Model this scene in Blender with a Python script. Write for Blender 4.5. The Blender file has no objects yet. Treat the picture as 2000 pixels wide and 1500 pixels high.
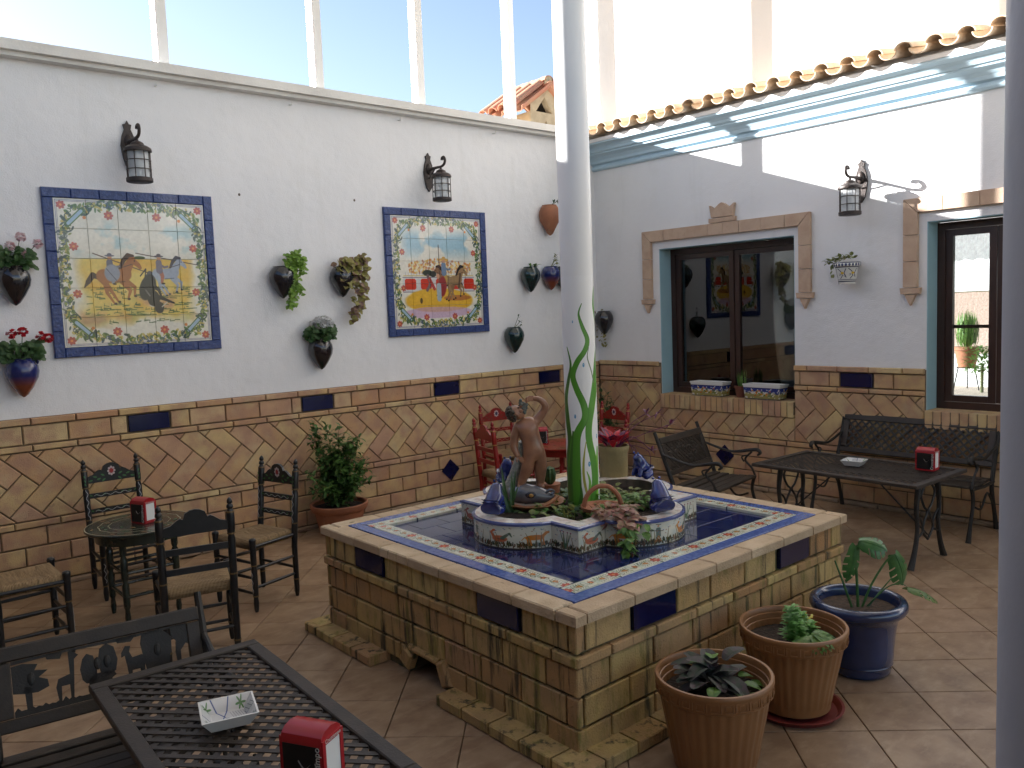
import bpy, math, random
import numpy as np
from mathutils import Vector, Matrix
random.seed(7)
rnd = random.random
def U(a, b): return a + (b - a) * rnd()
SC = bpy.context.scene
COL = SC.collection
PI = math.pi

# ------------------------------------------------------------------ camera
cam_d = bpy.data.cameras.new('camera'); cam = bpy.data.objects.new('camera', cam_d); COL.objects.link(cam)
cam_d.sensor_width = 36.0; cam_d.lens = 1620.35 / 2000 * 36.0
cam_d.clip_start = 0.05; cam_d.clip_end = 400
YAW, PITCH, ROLL = math.radians(40.655), math.radians(5.078), math.radians(-2.212)
fwd = Vector((math.sin(YAW)*math.cos(PITCH), math.cos(YAW)*math.cos(PITCH), -math.sin(PITCH)))
r0 = Vector((math.cos(YAW), -math.sin(YAW), 0)); u0 = r0.cross(fwd)
rr = r0*math.cos(ROLL) + u0*math.sin(ROLL); uu = -r0*math.sin(ROLL) + u0*math.cos(ROLL)
mw = Matrix((rr, uu, -fwd)).transposed().to_4x4(); mw.translation = Vector((-7.119, -6.703, 1.87))
cam.matrix_world = mw
SC.camera = cam

# ------------------------------------------------------------------ light
SUN = Vector((1, -1.83, -0.655)).normalized()          # the way the sunlight travels
EL = math.asin(-SUN.z); AZ = math.atan2(-SUN.x, -SUN.y)   # from +Y towards +X
W = bpy.data.worlds.new('World'); SC.world = W; W.use_nodes = True
wn = W.node_tree.nodes; wl = W.node_tree.links
bg = wn['Background']
sky = wn.new('ShaderNodeTexSky'); sky.sky_type = 'NISHITA'; sky.sun_disc = False
sky.sun_elevation = EL; sky.sun_rotation = AZ; sky.air_density = 1.0; sky.dust_density = .9; sky.ozone_density = 1.2
wb = wn.new('ShaderNodeMix'); wb.data_type = 'RGBA'; wb.blend_type = 'MULTIPLY'; wb.inputs[0].default_value = 1.0; wb.inputs[7].default_value = (1.0, .945, 1.0, 1)   # camera white balance
wl.new(sky.outputs[0], wb.inputs[6]); wl.new(wb.outputs[2], bg.inputs[0]); bg.inputs[1].default_value = 0.062
sd = bpy.data.lights.new('sun', 'SUN'); so = bpy.data.objects.new('sun', sd); COL.objects.link(so)
sd.energy = 5.0; sd.angle = math.radians(0.5); sd.color = (1, 0.975, 0.945)
so.rotation_euler = SUN.to_track_quat('-Z', 'Y').to_euler(); so.location = (-6, 12, 8)
vs = SC.view_settings
vs.view_transform = 'Standard'; vs.look = 'None'; vs.gamma = 1.0; vs.use_curve_mapping = False
vs.exposure = 2.25
SC.cycles.max_bounces = 8; SC.cycles.diffuse_bounces = 5
SC.cycles.caustics_reflective = False; SC.cycles.caustics_refractive = False

# ------------------------------------------------------------------ materials
MATS = {}
def mat(name, col, rough=.6, col2=None, nscale=8., nmix=.5, bump=0., bscale=60., metal=0., spec=.5, objvar=None,
        coat=0., image=None, trans=0., alpha=1., detail=4., stain=None, gen=False, stretch=(1, 1, 1), bump2=None, emit=None):
    if name in MATS: return MATS[name]
    m = bpy.data.materials.new(name); m.use_nodes = True; MATS[name] = m
    n = m.node_tree.nodes; l = m.node_tree.links; b = n['Principled BSDF']
    b.inputs['Roughness'].default_value = rough; b.inputs['Metallic'].default_value = metal
    b.inputs['Specular IOR Level'].default_value = spec
    if coat: b.inputs['Coat Weight'].default_value = coat; b.inputs['Coat Roughness'].default_value = .08
    if trans: b.inputs['Transmission Weight'].default_value = trans
    geo = n.new('ShaderNodeNewGeometry'); mp = n.new('ShaderNodeMapping'); mp.inputs['Scale'].default_value = stretch
    l.new(geo.outputs['Position'], mp.inputs['Vector'])
    if gen:
        tc = n.new('ShaderNodeTexCoord'); l.new(tc.outputs['Object'], mp.inputs['Vector'])
    cur = None
    if image is not None:
        im = n.new('ShaderNodeTexImage'); im.image = image; im.extension = 'REPEAT'; cur = im.outputs['Color']
    else:
        rgb = n.new('ShaderNodeRGB'); rgb.outputs[0].default_value = (*col, 1); cur = rgb.outputs[0]
    if objvar:
        oi = n.new('ShaderNodeObjectInfo'); cr = n.new('ShaderNodeValToRGB'); cr.color_ramp.interpolation = 'LINEAR'
        e = cr.color_ramp.elements
        for i, c in enumerate(objvar):
            p_ = i / (len(objvar) - 1)
            el = e[i] if i < 2 else e.new(p_)
            el.position = p_; el.color = (*c, 1)
        l.new(oi.outputs['Random'], cr.inputs[0]); cur = cr.outputs[0]
    if col2:
        nz = n.new('ShaderNodeTexNoise'); nz.inputs['Scale'].default_value = nscale; nz.inputs['Detail'].default_value = detail
        l.new(mp.outputs[0], nz.inputs['Vector'])
        r_ = n.new('ShaderNodeMapRange'); r_.inputs[1].default_value = .38; r_.inputs[2].default_value = .66
        r_.inputs[3].default_value = 0; r_.inputs[4].default_value = nmix; l.new(nz.outputs['Fac'], r_.inputs[0])
        mx = n.new('ShaderNodeMix'); mx.data_type = 'RGBA'; l.new(r_.outputs[0], mx.inputs[0]); l.new(cur, mx.inputs[6])
        mx.inputs[7].default_value = (*col2, 1); cur = mx.outputs[2]
    if stain:   # (colour, stretch, scale, low, high, amount)
        for (sc_, st_, ss_, lo, hi, am) in stain:
            mp2 = n.new('ShaderNodeMapping'); mp2.inputs['Scale'].default_value = st_; l.new(geo.outputs['Position'], mp2.inputs[0])
            nz = n.new('ShaderNodeTexNoise'); nz.inputs['Scale'].default_value = ss_; nz.inputs['Detail'].default_value = 6
            nz.inputs['Roughness'].default_value = .65
            l.new(mp2.outputs[0], nz.inputs['Vector'])
            r_ = n.new('ShaderNodeMapRange'); r_.inputs[1].default_value = lo; r_.inputs[2].default_value = hi
            r_.inputs[3].default_value = 0; r_.inputs[4].default_value = am; l.new(nz.outputs['Fac'], r_.inputs[0])
            mx = n.new('ShaderNodeMix'); mx.data_type = 'RGBA'; l.new(r_.outputs[0], mx.inputs[0]); l.new(cur, mx.inputs[6])
            mx.inputs[7].default_value = (*sc_, 1); cur = mx.outputs[2]
    l.new(cur, b.inputs['Base Color'])
    if bump:
        nz = n.new('ShaderNodeTexNoise'); nz.inputs['Scale'].default_value = bscale; nz.inputs['Detail'].default_value = 5
        l.new(mp.outputs[0], nz.inputs['Vector'])
        bp = n.new('ShaderNodeBump'); bp.inputs['Strength'].default_value = bump; bp.inputs['Distance'].default_value = .01
        l.new(nz.outputs['Fac'], bp.inputs['Height']); l.new(bp.outputs[0], b.inputs['Normal'])
        if bump2:
            n2 = n.new('ShaderNodeTexNoise'); n2.inputs['Scale'].default_value = bump2[0]; n2.inputs['Detail'].default_value = 2
            l.new(mp.outputs[0], n2.inputs['Vector'])
            b2 = n.new('ShaderNodeBump'); b2.inputs['Strength'].default_value = bump2[1]; b2.inputs['Distance'].default_value = .03
            l.new(n2.outputs['Fac'], b2.inputs['Height']); l.new(b2.outputs[0], bp.inputs['Normal'])
    if emit: b.inputs['Emission Color'].default_value = (*emit[0], 1); b.inputs['Emission Strength'].default_value = emit[1]
    return m
def leafmat(name, c1, c2, rough=.45, tr=.25):
    c1 = tuple(min(.8, v*1.35) for v in c1); c2 = tuple(min(.8, v*1.35) for v in c2)
    if name in MATS: return MATS[name]
    m = mat(name, c1, rough, c2, nscale=35, nmix=1.0, detail=2)
    n = m.node_tree.nodes; l = m.node_tree.links; b = n['Principled BSDF']; out = n['Material Output']
    t = n.new('ShaderNodeBsdfTranslucent'); mx = n.new('ShaderNodeMixShader'); mx.inputs[0].default_value = tr
    src = b.inputs['Base Color'].links[0].from_socket
    l.new(src, t.inputs[0]); l.new(b.outputs[0], mx.inputs[1]); l.new(t.outputs[0], mx.inputs[2]); l.new(mx.outputs[0], out.inputs[0])
    return m
BRK = [(.54, .36, .17), (.63, .47, .23), (.49, .27, .14), (.58, .38, .185), (.52, .31, .20), (.66, .52, .26)]
DRK = (.20, .14, .085)
MAT = dict(
 plaster=lambda: mat('white_plaster', (.80, .80, .81), .75, (.74, .745, .76), 1.3, .6, bump=.25, bscale=90, bump2=(7, .25),
                     stain=[((.60, .60, .58), (1, 1, .12), 4.5, .58, .80, .38), ((.66, .65, .62), (1, 1, 1), 2.0, .55, .8, .4), ((.35, .34, .32), (1, 1, 1), 70, .72, .78, .5)]),
 brick=lambda: mat('tan_brick', (.42, .29, .16), .85, (.40, .225, .15), 7, .85, bump=.5, bscale=120, objvar=BRK, detail=5,
                   stain=[((.20, .13, .08), (1, 1, 1), 26, .60, .78, .7), ((.54, .44, .26), (1, 1, 1), 5, .52, .7, .5)]),
 brickf=lambda: mat('weathered_fountain_brick', (.42, .29, .16), .85, (.32, .205, .10), 9, .7, bump=.6, bscale=110, detail=5,
                    objvar=[(c[0]*.80, c[1]*.77, c[2]*.60) for c in BRK],
                    stain=[((.030, .030, .016), (1, 1, .10), 13, .545, .635, .88), ((.15, .15, .025), (1, 1, .25), 16, .53, .68, .7),
                           ((.08, .055, .035), (1, 1, 1), 40, .62, .75, .6)]),
 mortar=lambda: mat('mortar', (.21, .155, .095), .95, (.13, .095, .06), 14, .8, bump=.6, bscale=90),
 coping=lambda: mat('coping_brick_clay', (.50, .38, .25), .85, (.40, .29, .18), 9, .7, bump=.5, bscale=110, detail=5, objvar=[(.52, .39, .26), (.46, .34, .22), (.56, .44, .30), (.50, .36, .23)],  # brick colour lightened to stand in for stronger light on the flat tops
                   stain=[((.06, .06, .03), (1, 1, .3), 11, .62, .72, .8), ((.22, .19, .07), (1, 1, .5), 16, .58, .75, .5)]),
 mortarf=lambda: mat('mossy_mortar', (.20, .16, .095), .95, (.065, .07, .022), 9, 1., bump=.8, bscale=80),
 cobalt=lambda: mat('cobalt_glaze', (.005, .007, .042), .12, (.007, .010, .06), 6, .6, bump=.08, bscale=25, coat=.25),
 floor=lambda: mat('floor_tile', (.33, .22, .135), .42, (.22, .135, .08), 7.5, .9, bump=.12, bscale=40, detail=7,
                   objvar=[(.335, .23, .14), (.30, .20, .12), (.37, .26, .165), (.315, .205, .13)],
                   stain=[((.45, .33, .22), (1, 2.2, 1), 8, .50, .72, .55), ((.15, .10, .065), (1, 1, 1), 2.2, .56, .78, .5)]),
 grout=lambda: mat('floor_grout', (.17, .12, .08), .9, (.11, .08, .055), 5, .7),
 wood=lambda: mat('dark_window_frame', (.035, .016, .012), .35, (.055, .025, .018), 14, .6, stretch=(1, 1, .15)),
 iron=lambda: mat('cast_iron', (.014, .013, .012), .5, (.026, .021, .017), 18, .7, bump=.2, bscale=150, spec=.4),
 bronze=lambda: mat('brown_cast_metal', (.030, .023, .018), .48, (.050, .037, .028), 13, .7, bump=.15, bscale=130, spec=.4),
 black=lambda: mat('black_lacquer', (.010, .011, .013), .3, (.022, .02, .02), 30, .5),
 red=lambda: mat('red_lacquer', (.27, .012, .010), .28, (.19, .010, .008), 12, .6),
 gold=lambda: mat('gold_paint', (.42, .26, .07), .4),
 goldd=lambda: mat('dull_gold_paint', (.16, .10, .04), .45),
 terra=lambda: mat('terracotta', (.36, .14, .07), .7, (.25, .10, .055), 9, .8, bump=.25, bscale=90, stain=[((.42, .30, .2), (1, 1, .5), 7, .58, .75, .5)]),
 plast=lambda: mat('brown_plastic_pot', (.27, .125, .045), .42, (.19, .08, .028), 4, .7, bump=.08, bscale=40),
 soil=lambda: mat('potting_soil', (.035, .022, .014), .95, (.012, .008, .006), 40, 1., bump=1., bscale=60),
 darkglaze=lambda: mat('dark_glaze', (.010, .014, .020), .14, (.025, .014, .012), 9, .7, coat=.6, bump=.1, bscale=15),
 greenglaze=lambda: mat('dark_green_glaze', (.006, .028, .024), .14, (.012, .018, .035), 8, .7, coat=.6, bump=.1, bscale=15),
 blueglaze=lambda: mat('blue_glaze', (.012, .020, .12), .15, (.02, .015, .04), 8, .6, coat=.6, bump=.1, bscale=15),
 white=lambda: mat('white_paint', (.80, .80, .79), .35, (.72, .71, .68), 3, .5),
 napkin=lambda: mat('paper_napkins', (.72, .72, .70), .9),
 redplast=lambda: mat('red_plastic', (.36, .012, .018), .3, (.28, .01, .014), 6, .5),
 blackplast=lambda: mat('black_print', (.012, .010, .010), .35),
 whiteprint=lambda: mat('white_print', (.62, .60, .57), .5),
)
def G(k): return MAT[k]()

# ------------------------------------------------------------------ mesh helpers
class MB:
    def __init__(s): s.v = []; s.f = []; s.uv = {}
    def add(s, vs_, fs_, M=None, uvs=None):
        o = len(s.v)
        for p in vs_:
            p = Vector(p)
            s.v.append(tuple(M @ p) if M else tuple(p))
        for i, f in enumerate(fs_):
            if uvs: s.uv[len(s.f)] = uvs[i]
            s.f.append(tuple(o + k for k in f))
        return s
    def box(s, c, d, M=None, taper=1.):
        x, y, z = c; a, b, h = d[0]/2, d[1]/2, d[2]/2; t = taper
        vs_ = [(x-a, y-b, z-h), (x+a, y-b, z-h), (x+a, y+b, z-h), (x-a, y+b, z-h), (x-a*t, y-b*t, z+h), (x+a*t, y-b*t, z+h), (x+a*t, y+b*t, z+h), (x-a*t, y+b*t, z+h)]
        return s.add(vs_, [(0, 3, 2, 1), (4, 5, 6, 7), (0, 1, 5, 4), (1, 2, 6, 5), (2, 3, 7, 6), (3, 0, 4, 7)], M)
    def tube(s, path, r, n=8, caps=True, M=None, flat=1.):
        P = [Vector(p) for p in path]; k = len(P)
        R = r if isinstance(r, (list, tuple)) else [r]*k
        T = []
        for i in range(k):
            t = (P[min(i+1, k-1)] - P[max(i-1, 0)]);
            T.append(t.normalized() if t.length > 1e-9 else Vector((0, 0, 1)))
        ref = Vector((0, 0, 1)) if abs(T[0].z) < .9 else Vector((1, 0, 0))
        a = T[0].cross(ref).normalized(); vs_ = []
        for i in range(k):
            a = (a - T[i]*a.dot(T[i])); a = a.normalized() if a.length > 1e-6 else T[i].orthogonal().normalized()
            b = T[i].cross(a)
            for j in range(n):
                th = 2*PI*j/n; vs_.append(P[i] + (a*math.cos(th) + b*math.sin(th)*flat)*R[i])
        fs_ = [(i*n+j, i*n+(j+1) % n, (i+1)*n+(j+1) % n, (i+1)*n+j) for i in range(k-1) for j in range(n)]
        if caps: fs_ += [tuple(reversed(range(n))), tuple(range((k-1)*n, k*n))]
        return s.add(vs_, fs_, M)
    def lathe(s, prof, n=24, M=None, close=False, mod=None, arc=(0, 2*PI)):
        full = abs(arc[1]-arc[0]-2*PI) < 1e-6; m = n if full else n+1
        vs_ = []
        for (r, z) in prof:
            for j in range(m):
                th = arc[0] + (arc[1]-arc[0])*j/n; q = mod(r, z, th) if mod else r
                vs_.append((q*math.cos(th), q*math.sin(th), z))
        k = len(prof); fs_ = []
        for i in range(k-1):
            for j in range(n):
                j2 = (j+1) % m if full else j+1
                fs_.append((i*m+j, i*m+j2, (i+1)*m+j2, (i+1)*m+j))
        if close: fs_ += [tuple(reversed(range(m))), tuple(range((k-1)*m, k*m))]
        return s.add(vs_, fs_, M)
    def prism(s, poly, t0, t1, M=None):            # polygon in XZ, thickness along Y
        n = len(poly)
        vs_ = [(p[0], t0, p[1]) for p in poly] + [(p[0], t1, p[1]) for p in poly]
        fs_ = [tuple(range(n)), tuple(reversed(range(n, 2*n)))] + [(i, i+n, (i+1) % n+n, (i+1) % n) for i in range(n)]
        return s.add(vs_, fs_, M)
    def ball(s, c, r, n=10, M=None):
        rx, ry, rz = r if isinstance(r, (list, tuple)) else (r, r, r)
        k = max(5, n//2+1); vs_ = []
        for i in range(1, k):
            ph = PI*i/k
            for j in range(n):
                th = 2*PI*j/n; vs_.append((c[0]+rx*math.sin(ph)*math.cos(th), c[1]+ry*math.sin(ph)*math.sin(th), c[2]+rz*math.cos(ph)))
        o = len(vs_); vs_ += [(c[0], c[1], c[2]+rz), (c[0], c[1], c[2]-rz)]
        fs_ = [(i*n+j, (i+1)*n+j, (i+1)*n+(j+1) % n, i*n+(j+1) % n) for i in range(k-2) for j in range(n)]
        fs_ += [(o, j, (j+1) % n) for j in range(n)] + [(o+1, (k-2)*n+(j+1) % n, (k-2)*n+j) for j in range(n)]
        return s.add(vs_, fs_, M)
    def leaf(s, base, d, up, L, Wd, fold=.25, curl=.3, seg=3, shape=None):
        d = Vector(d).normalized(); up = Vector(up); side = d.cross(up)
        side = side.normalized() if side.length > 1e-5 else d.orthogonal().normalized(); up = side.cross(d)
        b = Vector(base); vs_ = []; shape = shape or (lambda t: math.sin(PI*min(1, t*.93+.07))**.8)
        for i in range(seg+1):
            t = i/seg; c = b + d*(L*t) - up*(curl*L*t*t); w = Wd*.5*shape(t)
            vs_ += [c + side*w + up*(w*fold), c, c - side*w + up*(w*fold)]
        fs_ = []
        for i in range(seg):
            a = i*3; fs_ += [(a, a+1, a+4, a+3), (a+1, a+2, a+5, a+4)]
        return s.add(vs_, fs_)
    def mesh(s, name, m=None, smooth=False, angle=35):
        me = bpy.data.meshes.new(name); me.from_pydata(s.v, [], s.f)
        if s.uv:
            ul = me.uv_layers.new(name='UVMap')
            for pi, p in enumerate(me.polygons):
                if pi in s.uv:
                    for li, q in zip(p.loop_indices, s.uv[pi]): ul.data[li].uv = q
        if m: me.materials.append(m)
        if smooth:
            me.polygons.foreach_set('use_smooth', [True]*len(me.polygons))
            if angle: me.set_sharp_from_angle(angle=math.radians(angle))
        me.update(); return me
    def build(s, name, m, parent=None, smooth=False, loc=None, angle=35, rot=None):
        return link(name, s.mesh(name, m, smooth, angle), parent, loc, rot)
def link(name, me, parent=None, loc=None, rot=None):
    o = bpy.data.objects.new(name, me); COL.objects.link(o)
    if parent: o.parent = parent
    if loc is not None: o.location = loc
    if rot is not None: o.rotation_euler = rot
    return o
def tag(o, label=None, cat=None, group=None, kind=None):
    if label: o['label'] = label
    if cat: o['category'] = cat
    if group: o['group'] = group
    if kind: o['kind'] = kind
    return o
def thing(name, label, cat, loc=(0, 0, 0), rz=0, group=None):
    o = bpy.data.objects.new(name, None); COL.objects.link(o); o.location = loc; o.rotation_euler = (0, 0, rz)
    o.empty_display_size = .1
    return tag(o, label, cat, group)
def kids(o): return [c for c in bpy.data.objects if c.parent == o]
def dup(root, loc, rz, label, group=None):
    r = root.copy(); COL.objects.link(r); r.location = loc; r.rotation_euler = (0, 0, rz); r['label'] = label
    if group: r['group'] = group
    for ch in kids(root):
        c = ch.copy(); COL.objects.link(c); c.parent = r
        for g in kids(ch):
            d = g.copy(); COL.objects.link(d); d.parent = c
    return r
def Rz(a): return Matrix.Rotation(a, 4, 'Z')
def T(x, y, z): return Matrix.Translation((x, y, z))
def spline(pts, n=6):
    P = [Vector(p) for p in pts]; out = []
    for i in range(len(P)-1):
        p0, p1, p2, p3 = P[max(i-1, 0)], P[i], P[i+1], P[min(i+2, len(P)-1)]
        for k in range(n):
            t = k/n
            out.append(.5*((2*p1) + (p2-p0)*t + (2*p0-5*p1+4*p2-p3)*t*t + (3*p1-p0-3*p2+p3)*t**3))
    out.append(P[-1]); return out
def lerp_list(a, n):
    xs = np.linspace(0, len(a)-1, n); return [float(v) for v in np.interp(xs, range(len(a)), a)]
_bm = {}
def brick_mesh(w, h, d, bev=.005, m=None, key='brick'):     # front face at y = -d, back at y = 0, centred in x and z
    k = (round(w, 3), round(h, 3), round(d, 3), m.name if m else '', key)
    if k in _bm: return _bm[k]
    a, c = w/2, h/2; b = bev
    v = [(-a, 0, -c), (a, 0, -c), (a, 0, c), (-a, 0, c), (-a, -d+b, -c), (a, -d+b, -c), (a, -d+b, c), (-a, -d+b, c),
         (-a+b, -d, -c+b), (a-b, -d, -c+b), (a-b, -d, c-b), (-a+b, -d, c-b)]
    f = [(0, 3, 2, 1), (0, 1, 5, 4), (1, 2, 6, 5), (2, 3, 7, 6), (3, 0, 4, 7), (4, 5, 9, 8), (5, 6, 10, 9), (6, 7, 11, 10), (7, 4, 8, 11), (8, 9, 10, 11)]
    me = bpy.data.meshes.new(key); me.from_pydata(v, [], f)
    ul = me.uv_layers.new(name='UVMap')
    for p in me.polygons:
        for li, vi in zip(p.loop_indices, p.vertices):
            q = v[vi]; ul.data[li].uv = ((q[0]+a)/w, (q[2]+c)/h)
    if m: me.materials.append(m)
    _bm[k] = me; return me
class Face:                     # a wall face: s along it, z up, d out of it
    def __init__(s, root, origin, ang): s.root = root; s.o = Vector(origin); s.a = ang; s.M = T(*origin) @ Rz(ang)
    def put(s, name, me, x, z, d0=0, jit=.0):
        p = s.M @ Vector((x, -d0 - U(-jit, jit), z))
        return link(name, me, s.root, p, (U(-.006, .006) if jit else 0, 0, s.a + (U(-.004, .004) if jit else 0)))
def course(F, z0, z1, x0, x1, pitch, off, depth, m, d0=.0, holes=(), joint=.010, name='brick', jit=.0015, minw=.03):
    k = math.floor((x0-off)/pitch); x = off + k*pitch
    while x < x1:
        a, b = max(x, x0), min(x+pitch, x1); x += pitch
        segs = [(a, b)]
        for (h0, h1) in holes:
            ns = []
            for (p, q) in segs:
                if h1 <= p or h0 >= q: ns.append((p, q)); continue
                if h0 > p: ns.append((p, h0))
                if h1 < q: ns.append((h1, q))
            segs = ns
        for (p, q) in segs:
            w = q-p-joint
            if w < minw: continue
            F.put(name, brick_mesh(round(w, 3), z1-z0-joint, depth, .005, m, name), (p+q)/2, (z0+z1)/2, d0, jit)
def clip(poly, x0, x1, z0, z1):
    def cut(P, f, inter):
        out = []
        for i in range(len(P)):
            a, b = P[i], P[(i+1) % len(P)]; fa, fb = f(a), f(b)
            if fa >= 0: out.append(a)
            if fa*fb < 0: t = fa/(fa-fb); out.append((a[0]+(b[0]-a[0])*t, a[1]+(b[1]-a[1])*t))
        return out
    for f in (lambda p: p[0]-x0, lambda p: x1-p[0], lambda p: p[1]-z0, lambda p: z1-p[1]):
        poly = cut(poly, f, None)
        if len(poly) < 3: return []
    return poly
def area(P): return .5*sum(P[i][0]*P[(i+1) % len(P)][1]-P[(i+1) % len(P)][0]*P[i][1] for i in range(len(P)))
def inset(P, d):
    n = len(P); out = []
    if area(P) < 0: P = P[::-1]
    for i in range(n):
        a, b, c = Vector(P[i-1]), Vector(P[i]), Vector(P[(i+1) % n])
        e1 = (b-a); e2 = (c-b)
        if e1.length < 1e-6 or e2.length < 1e-6: out.append(tuple(b)); continue
        e1.normalize(); e2.normalize(); n1 = Vector((-e1.y, e1.x)); n2 = Vector((-e2.y, e2.x)); s_ = n1+n2
        den = 1+n1.dot(n2)
        out.append(tuple(b + s_*(d/max(.3, den))))
    return out
def herring(F, z0, z1, x0, x1, depth, m, Wd=.142, phase=0., zph=.0, rects=None, joint=.008):
    c = math.cos(PI/4); N = 90
    rects = rects or [(x0, x1, z0, z1)]
    for i in range(-N, N):
        for j in range(-N, N):
            t = (i-j) % 4
            if t == 0: q = (i, j, i+2, j+1)
            elif t == 2: q = (i, j-1, i+1, j+1)
            else: continue
            cx, cy = (q[0]+q[2])/2*Wd, (q[1]+q[3])/2*Wd
            if not (x0-.3 < (cx+cy)*c+phase < x1+.3 and z0-.3 < (cy-cx)*c+zph < z1+.3): continue
            P = [((a+b)*Wd*c+phase, (b-a)*Wd*c+zph) for (a, b) in ((q[0], q[1]), (q[2], q[1]), (q[2], q[3]), (q[0], q[3]))]
            for rc in rects:
                Q = clip(P, *rc)
                if len(Q) < 3 or abs(area(Q)) < .0011: continue
                if area(Q) < 0: Q = Q[::-1]
                Q1 = inset(Q, joint/2)
                if abs(area(Q1)) < .0007 or area(Q1) <= 0: continue
                mx = sum(p[0] for p in Q1)/len(Q1); mz = sum(p[1] for p in Q1)/len(Q1)
                Q1 = [(p[0]-mx, p[1]-mz) for p in Q1]; Q2 = inset(Q1, .005); n = len(Q1)
                if area(Q2) <= 0 or len(Q2) != n: Q2 = [(p[0]*.9, p[1]*.9) for p in Q1]
                v = [(p[0], 0, p[1]) for p in Q1] + [(p[0], -depth+.004, p[1]) for p in Q1] + [(p[0], -depth, p[1]) for p in Q2]
                f = [tuple(range(2*n, 3*n))] + [(k, (k+1) % n, (k+1) % n+n, k+n) for k in range(n)] + [(k+n, (k+1) % n+n, (k+1) % n+2*n, k+2*n) for k in range(n)]
                me = bpy.data.meshes.new('brick'); me.from_pydata(v, [], f); me.materials.append(m)
                F.put('brick', me, mx, mz, 0, .0015)
# ------------------------------------------------------------------ painted tiles, drawn here in numpy
class Canvas:
    def __init__(s, w, h, bgc, seed=1):
        s.w, s.h = w, h; s.a = np.empty((h, w, 3), np.float32); s.a[:] = bgc
        s.Y, s.X = np.mgrid[0:h, 0:w].astype(np.float32); s.X = (s.X+.5)/w; s.Y = (s.Y+.5)/h; s.rg = np.random.RandomState(seed)
        s.asp = h/w
    def noise(s, cells, oct=3):
        out = np.zeros((s.h, s.w), np.float32); am = 1; tot = 0
        for o in range(oct):
            cx = int(cells*2**o)+2; cy = int(cells*2**o*s.asp)+3; g = s.rg.rand(cy, cx)
            fx = s.X*(cx-2); fy = s.Y*(cy-2); ix = fx.astype(int); iy = fy.astype(int); tx = fx-ix; ty = fy-iy
            tx = tx*tx*(3-2*tx); ty = ty*ty*(3-2*ty)
            out += am*((g[iy, ix]*(1-tx)+g[iy, ix+1]*tx)*(1-ty)+(g[iy+1, ix]*(1-tx)+g[iy+1, ix+1]*tx)*ty); tot += am; am *= .5
        return out/tot
    def blend(s, mask, col, sl=None):
        if sl is None: s.a += mask[..., None]*(np.array(col, np.float32)-s.a)
        else: s.a[sl] += mask[..., None]*(np.array(col, np.float32)-s.a[sl])
    def box(s, x0, y0, x1, y1):
        return (slice(max(0, int(y0*s.h)-2), min(s.h, int(y1*s.h)+3)), slice(max(0, int(x0*s.w)-2), min(s.w, int(x1*s.w)+3)))
    def poly(s, P, col, al=1.):
        P = [(float(a), float(b)) for a, b in P]
        xs = [p[0] for p in P]; ys = [p[1] for p in P]; sl = s.box(min(xs), min(ys), max(xs), max(ys)); X = s.X[sl]; Y = s.Y[sl]
        ins = np.zeros(X.shape, bool)
        for i in range(len(P)):
            (x1, y1), (x2, y2) = P[i], P[(i+1) % len(P)]
            if y1 == y2: continue
            ins ^= ((y1 > Y) != (y2 > Y)) & (X < (x2-x1)*(Y-y1)/(y2-y1)+x1)
        s.blend(ins.astype(np.float32)*al, col, sl)
    def ell(s, cx, cy, rx, ry, col, al=1., rot=0., soft=.15):
        R = max(rx, ry/s.asp*1., ry)*1.3+.01; sl = s.box(cx-R, cy-R/s.asp*1.2, cx+R, cy+R/s.asp*1.2); X = s.X[sl]-cx; Y = (s.Y[sl]-cy)*s.asp
        c, n = math.cos(rot), math.sin(rot); u = (X*c+Y*n)/rx; v = (-X*n+Y*c)/(ry*s.asp if False else ry)
        d = np.sqrt(u*u+v*v); s.blend(np.clip((1-d)/soft, 0, 1)*al, col, sl)
    def line(s, P, wd, col, al=1.):
        n = len(P); Wd = wd if isinstance(wd, (list, tuple)) else [wd]*n
        for i in range(n-1):
            (x1, y1), (x2, y2) = P[i], P[i+1]; w = max(Wd[i], Wd[i+1])
            sl = s.box(min(x1, x2)-w, min(y1, y2)-w/s.asp, max(x1, x2)+w, max(y1, y2)+w/s.asp); X = s.X[sl]; Y = s.Y[sl]*s.asp
            dx, dy = x2-x1, (y2-y1)*s.asp; L = dx*dx+dy*dy+1e-12
            t = np.clip(((X-x1)*dx+(Y-y1*s.asp)*dy)/L, 0, 1); d = np.hypot(X-x1-t*dx, Y-y1*s.asp-t*dy); ww = (Wd[i]*(1-t)+Wd[i+1]*t)/2
            s.blend(np.clip((ww-d)*s.w*.9+.5, 0, 1)*al, col, sl)
    def image(s, name):
        im = bpy.data.images.new(name, s.w, s.h); px = np.ones((s.h, s.w, 4), np.float32)
        px[..., :3] = np.clip(s.a[::-1], 0, 1); im.pixels.foreach_set(px.ravel()); im.update(); im.pack(); return im
IVO = (.86, .85, .80)
def flower(c, x, y, r, col=(.68, .29, .25)):
    for k in range(7):
        a = 2*PI*k/7; c.ell(x+math.cos(a)*r*.55, y+math.sin(a)*r*.55/c.asp, r*.42, r*.3, col, .9, a)
    c.ell(x, y, r*.3, r*.3, (.85, .55, .3), .9)
def swirl(c, x, y, r, a0, sgn, col, wd=.006):
    P = [(x+math.cos(a0+sgn*t*5.2)*r*(1-t*.82), y+math.sin(a0+sgn*t*5.2)*r*(1-t*.82)/c.asp) for t in np.linspace(0, 1, 14)]
    c.line(P, [wd*(1-.6*t) for t in np.linspace(0, 1, 14)], col, .9)
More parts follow.
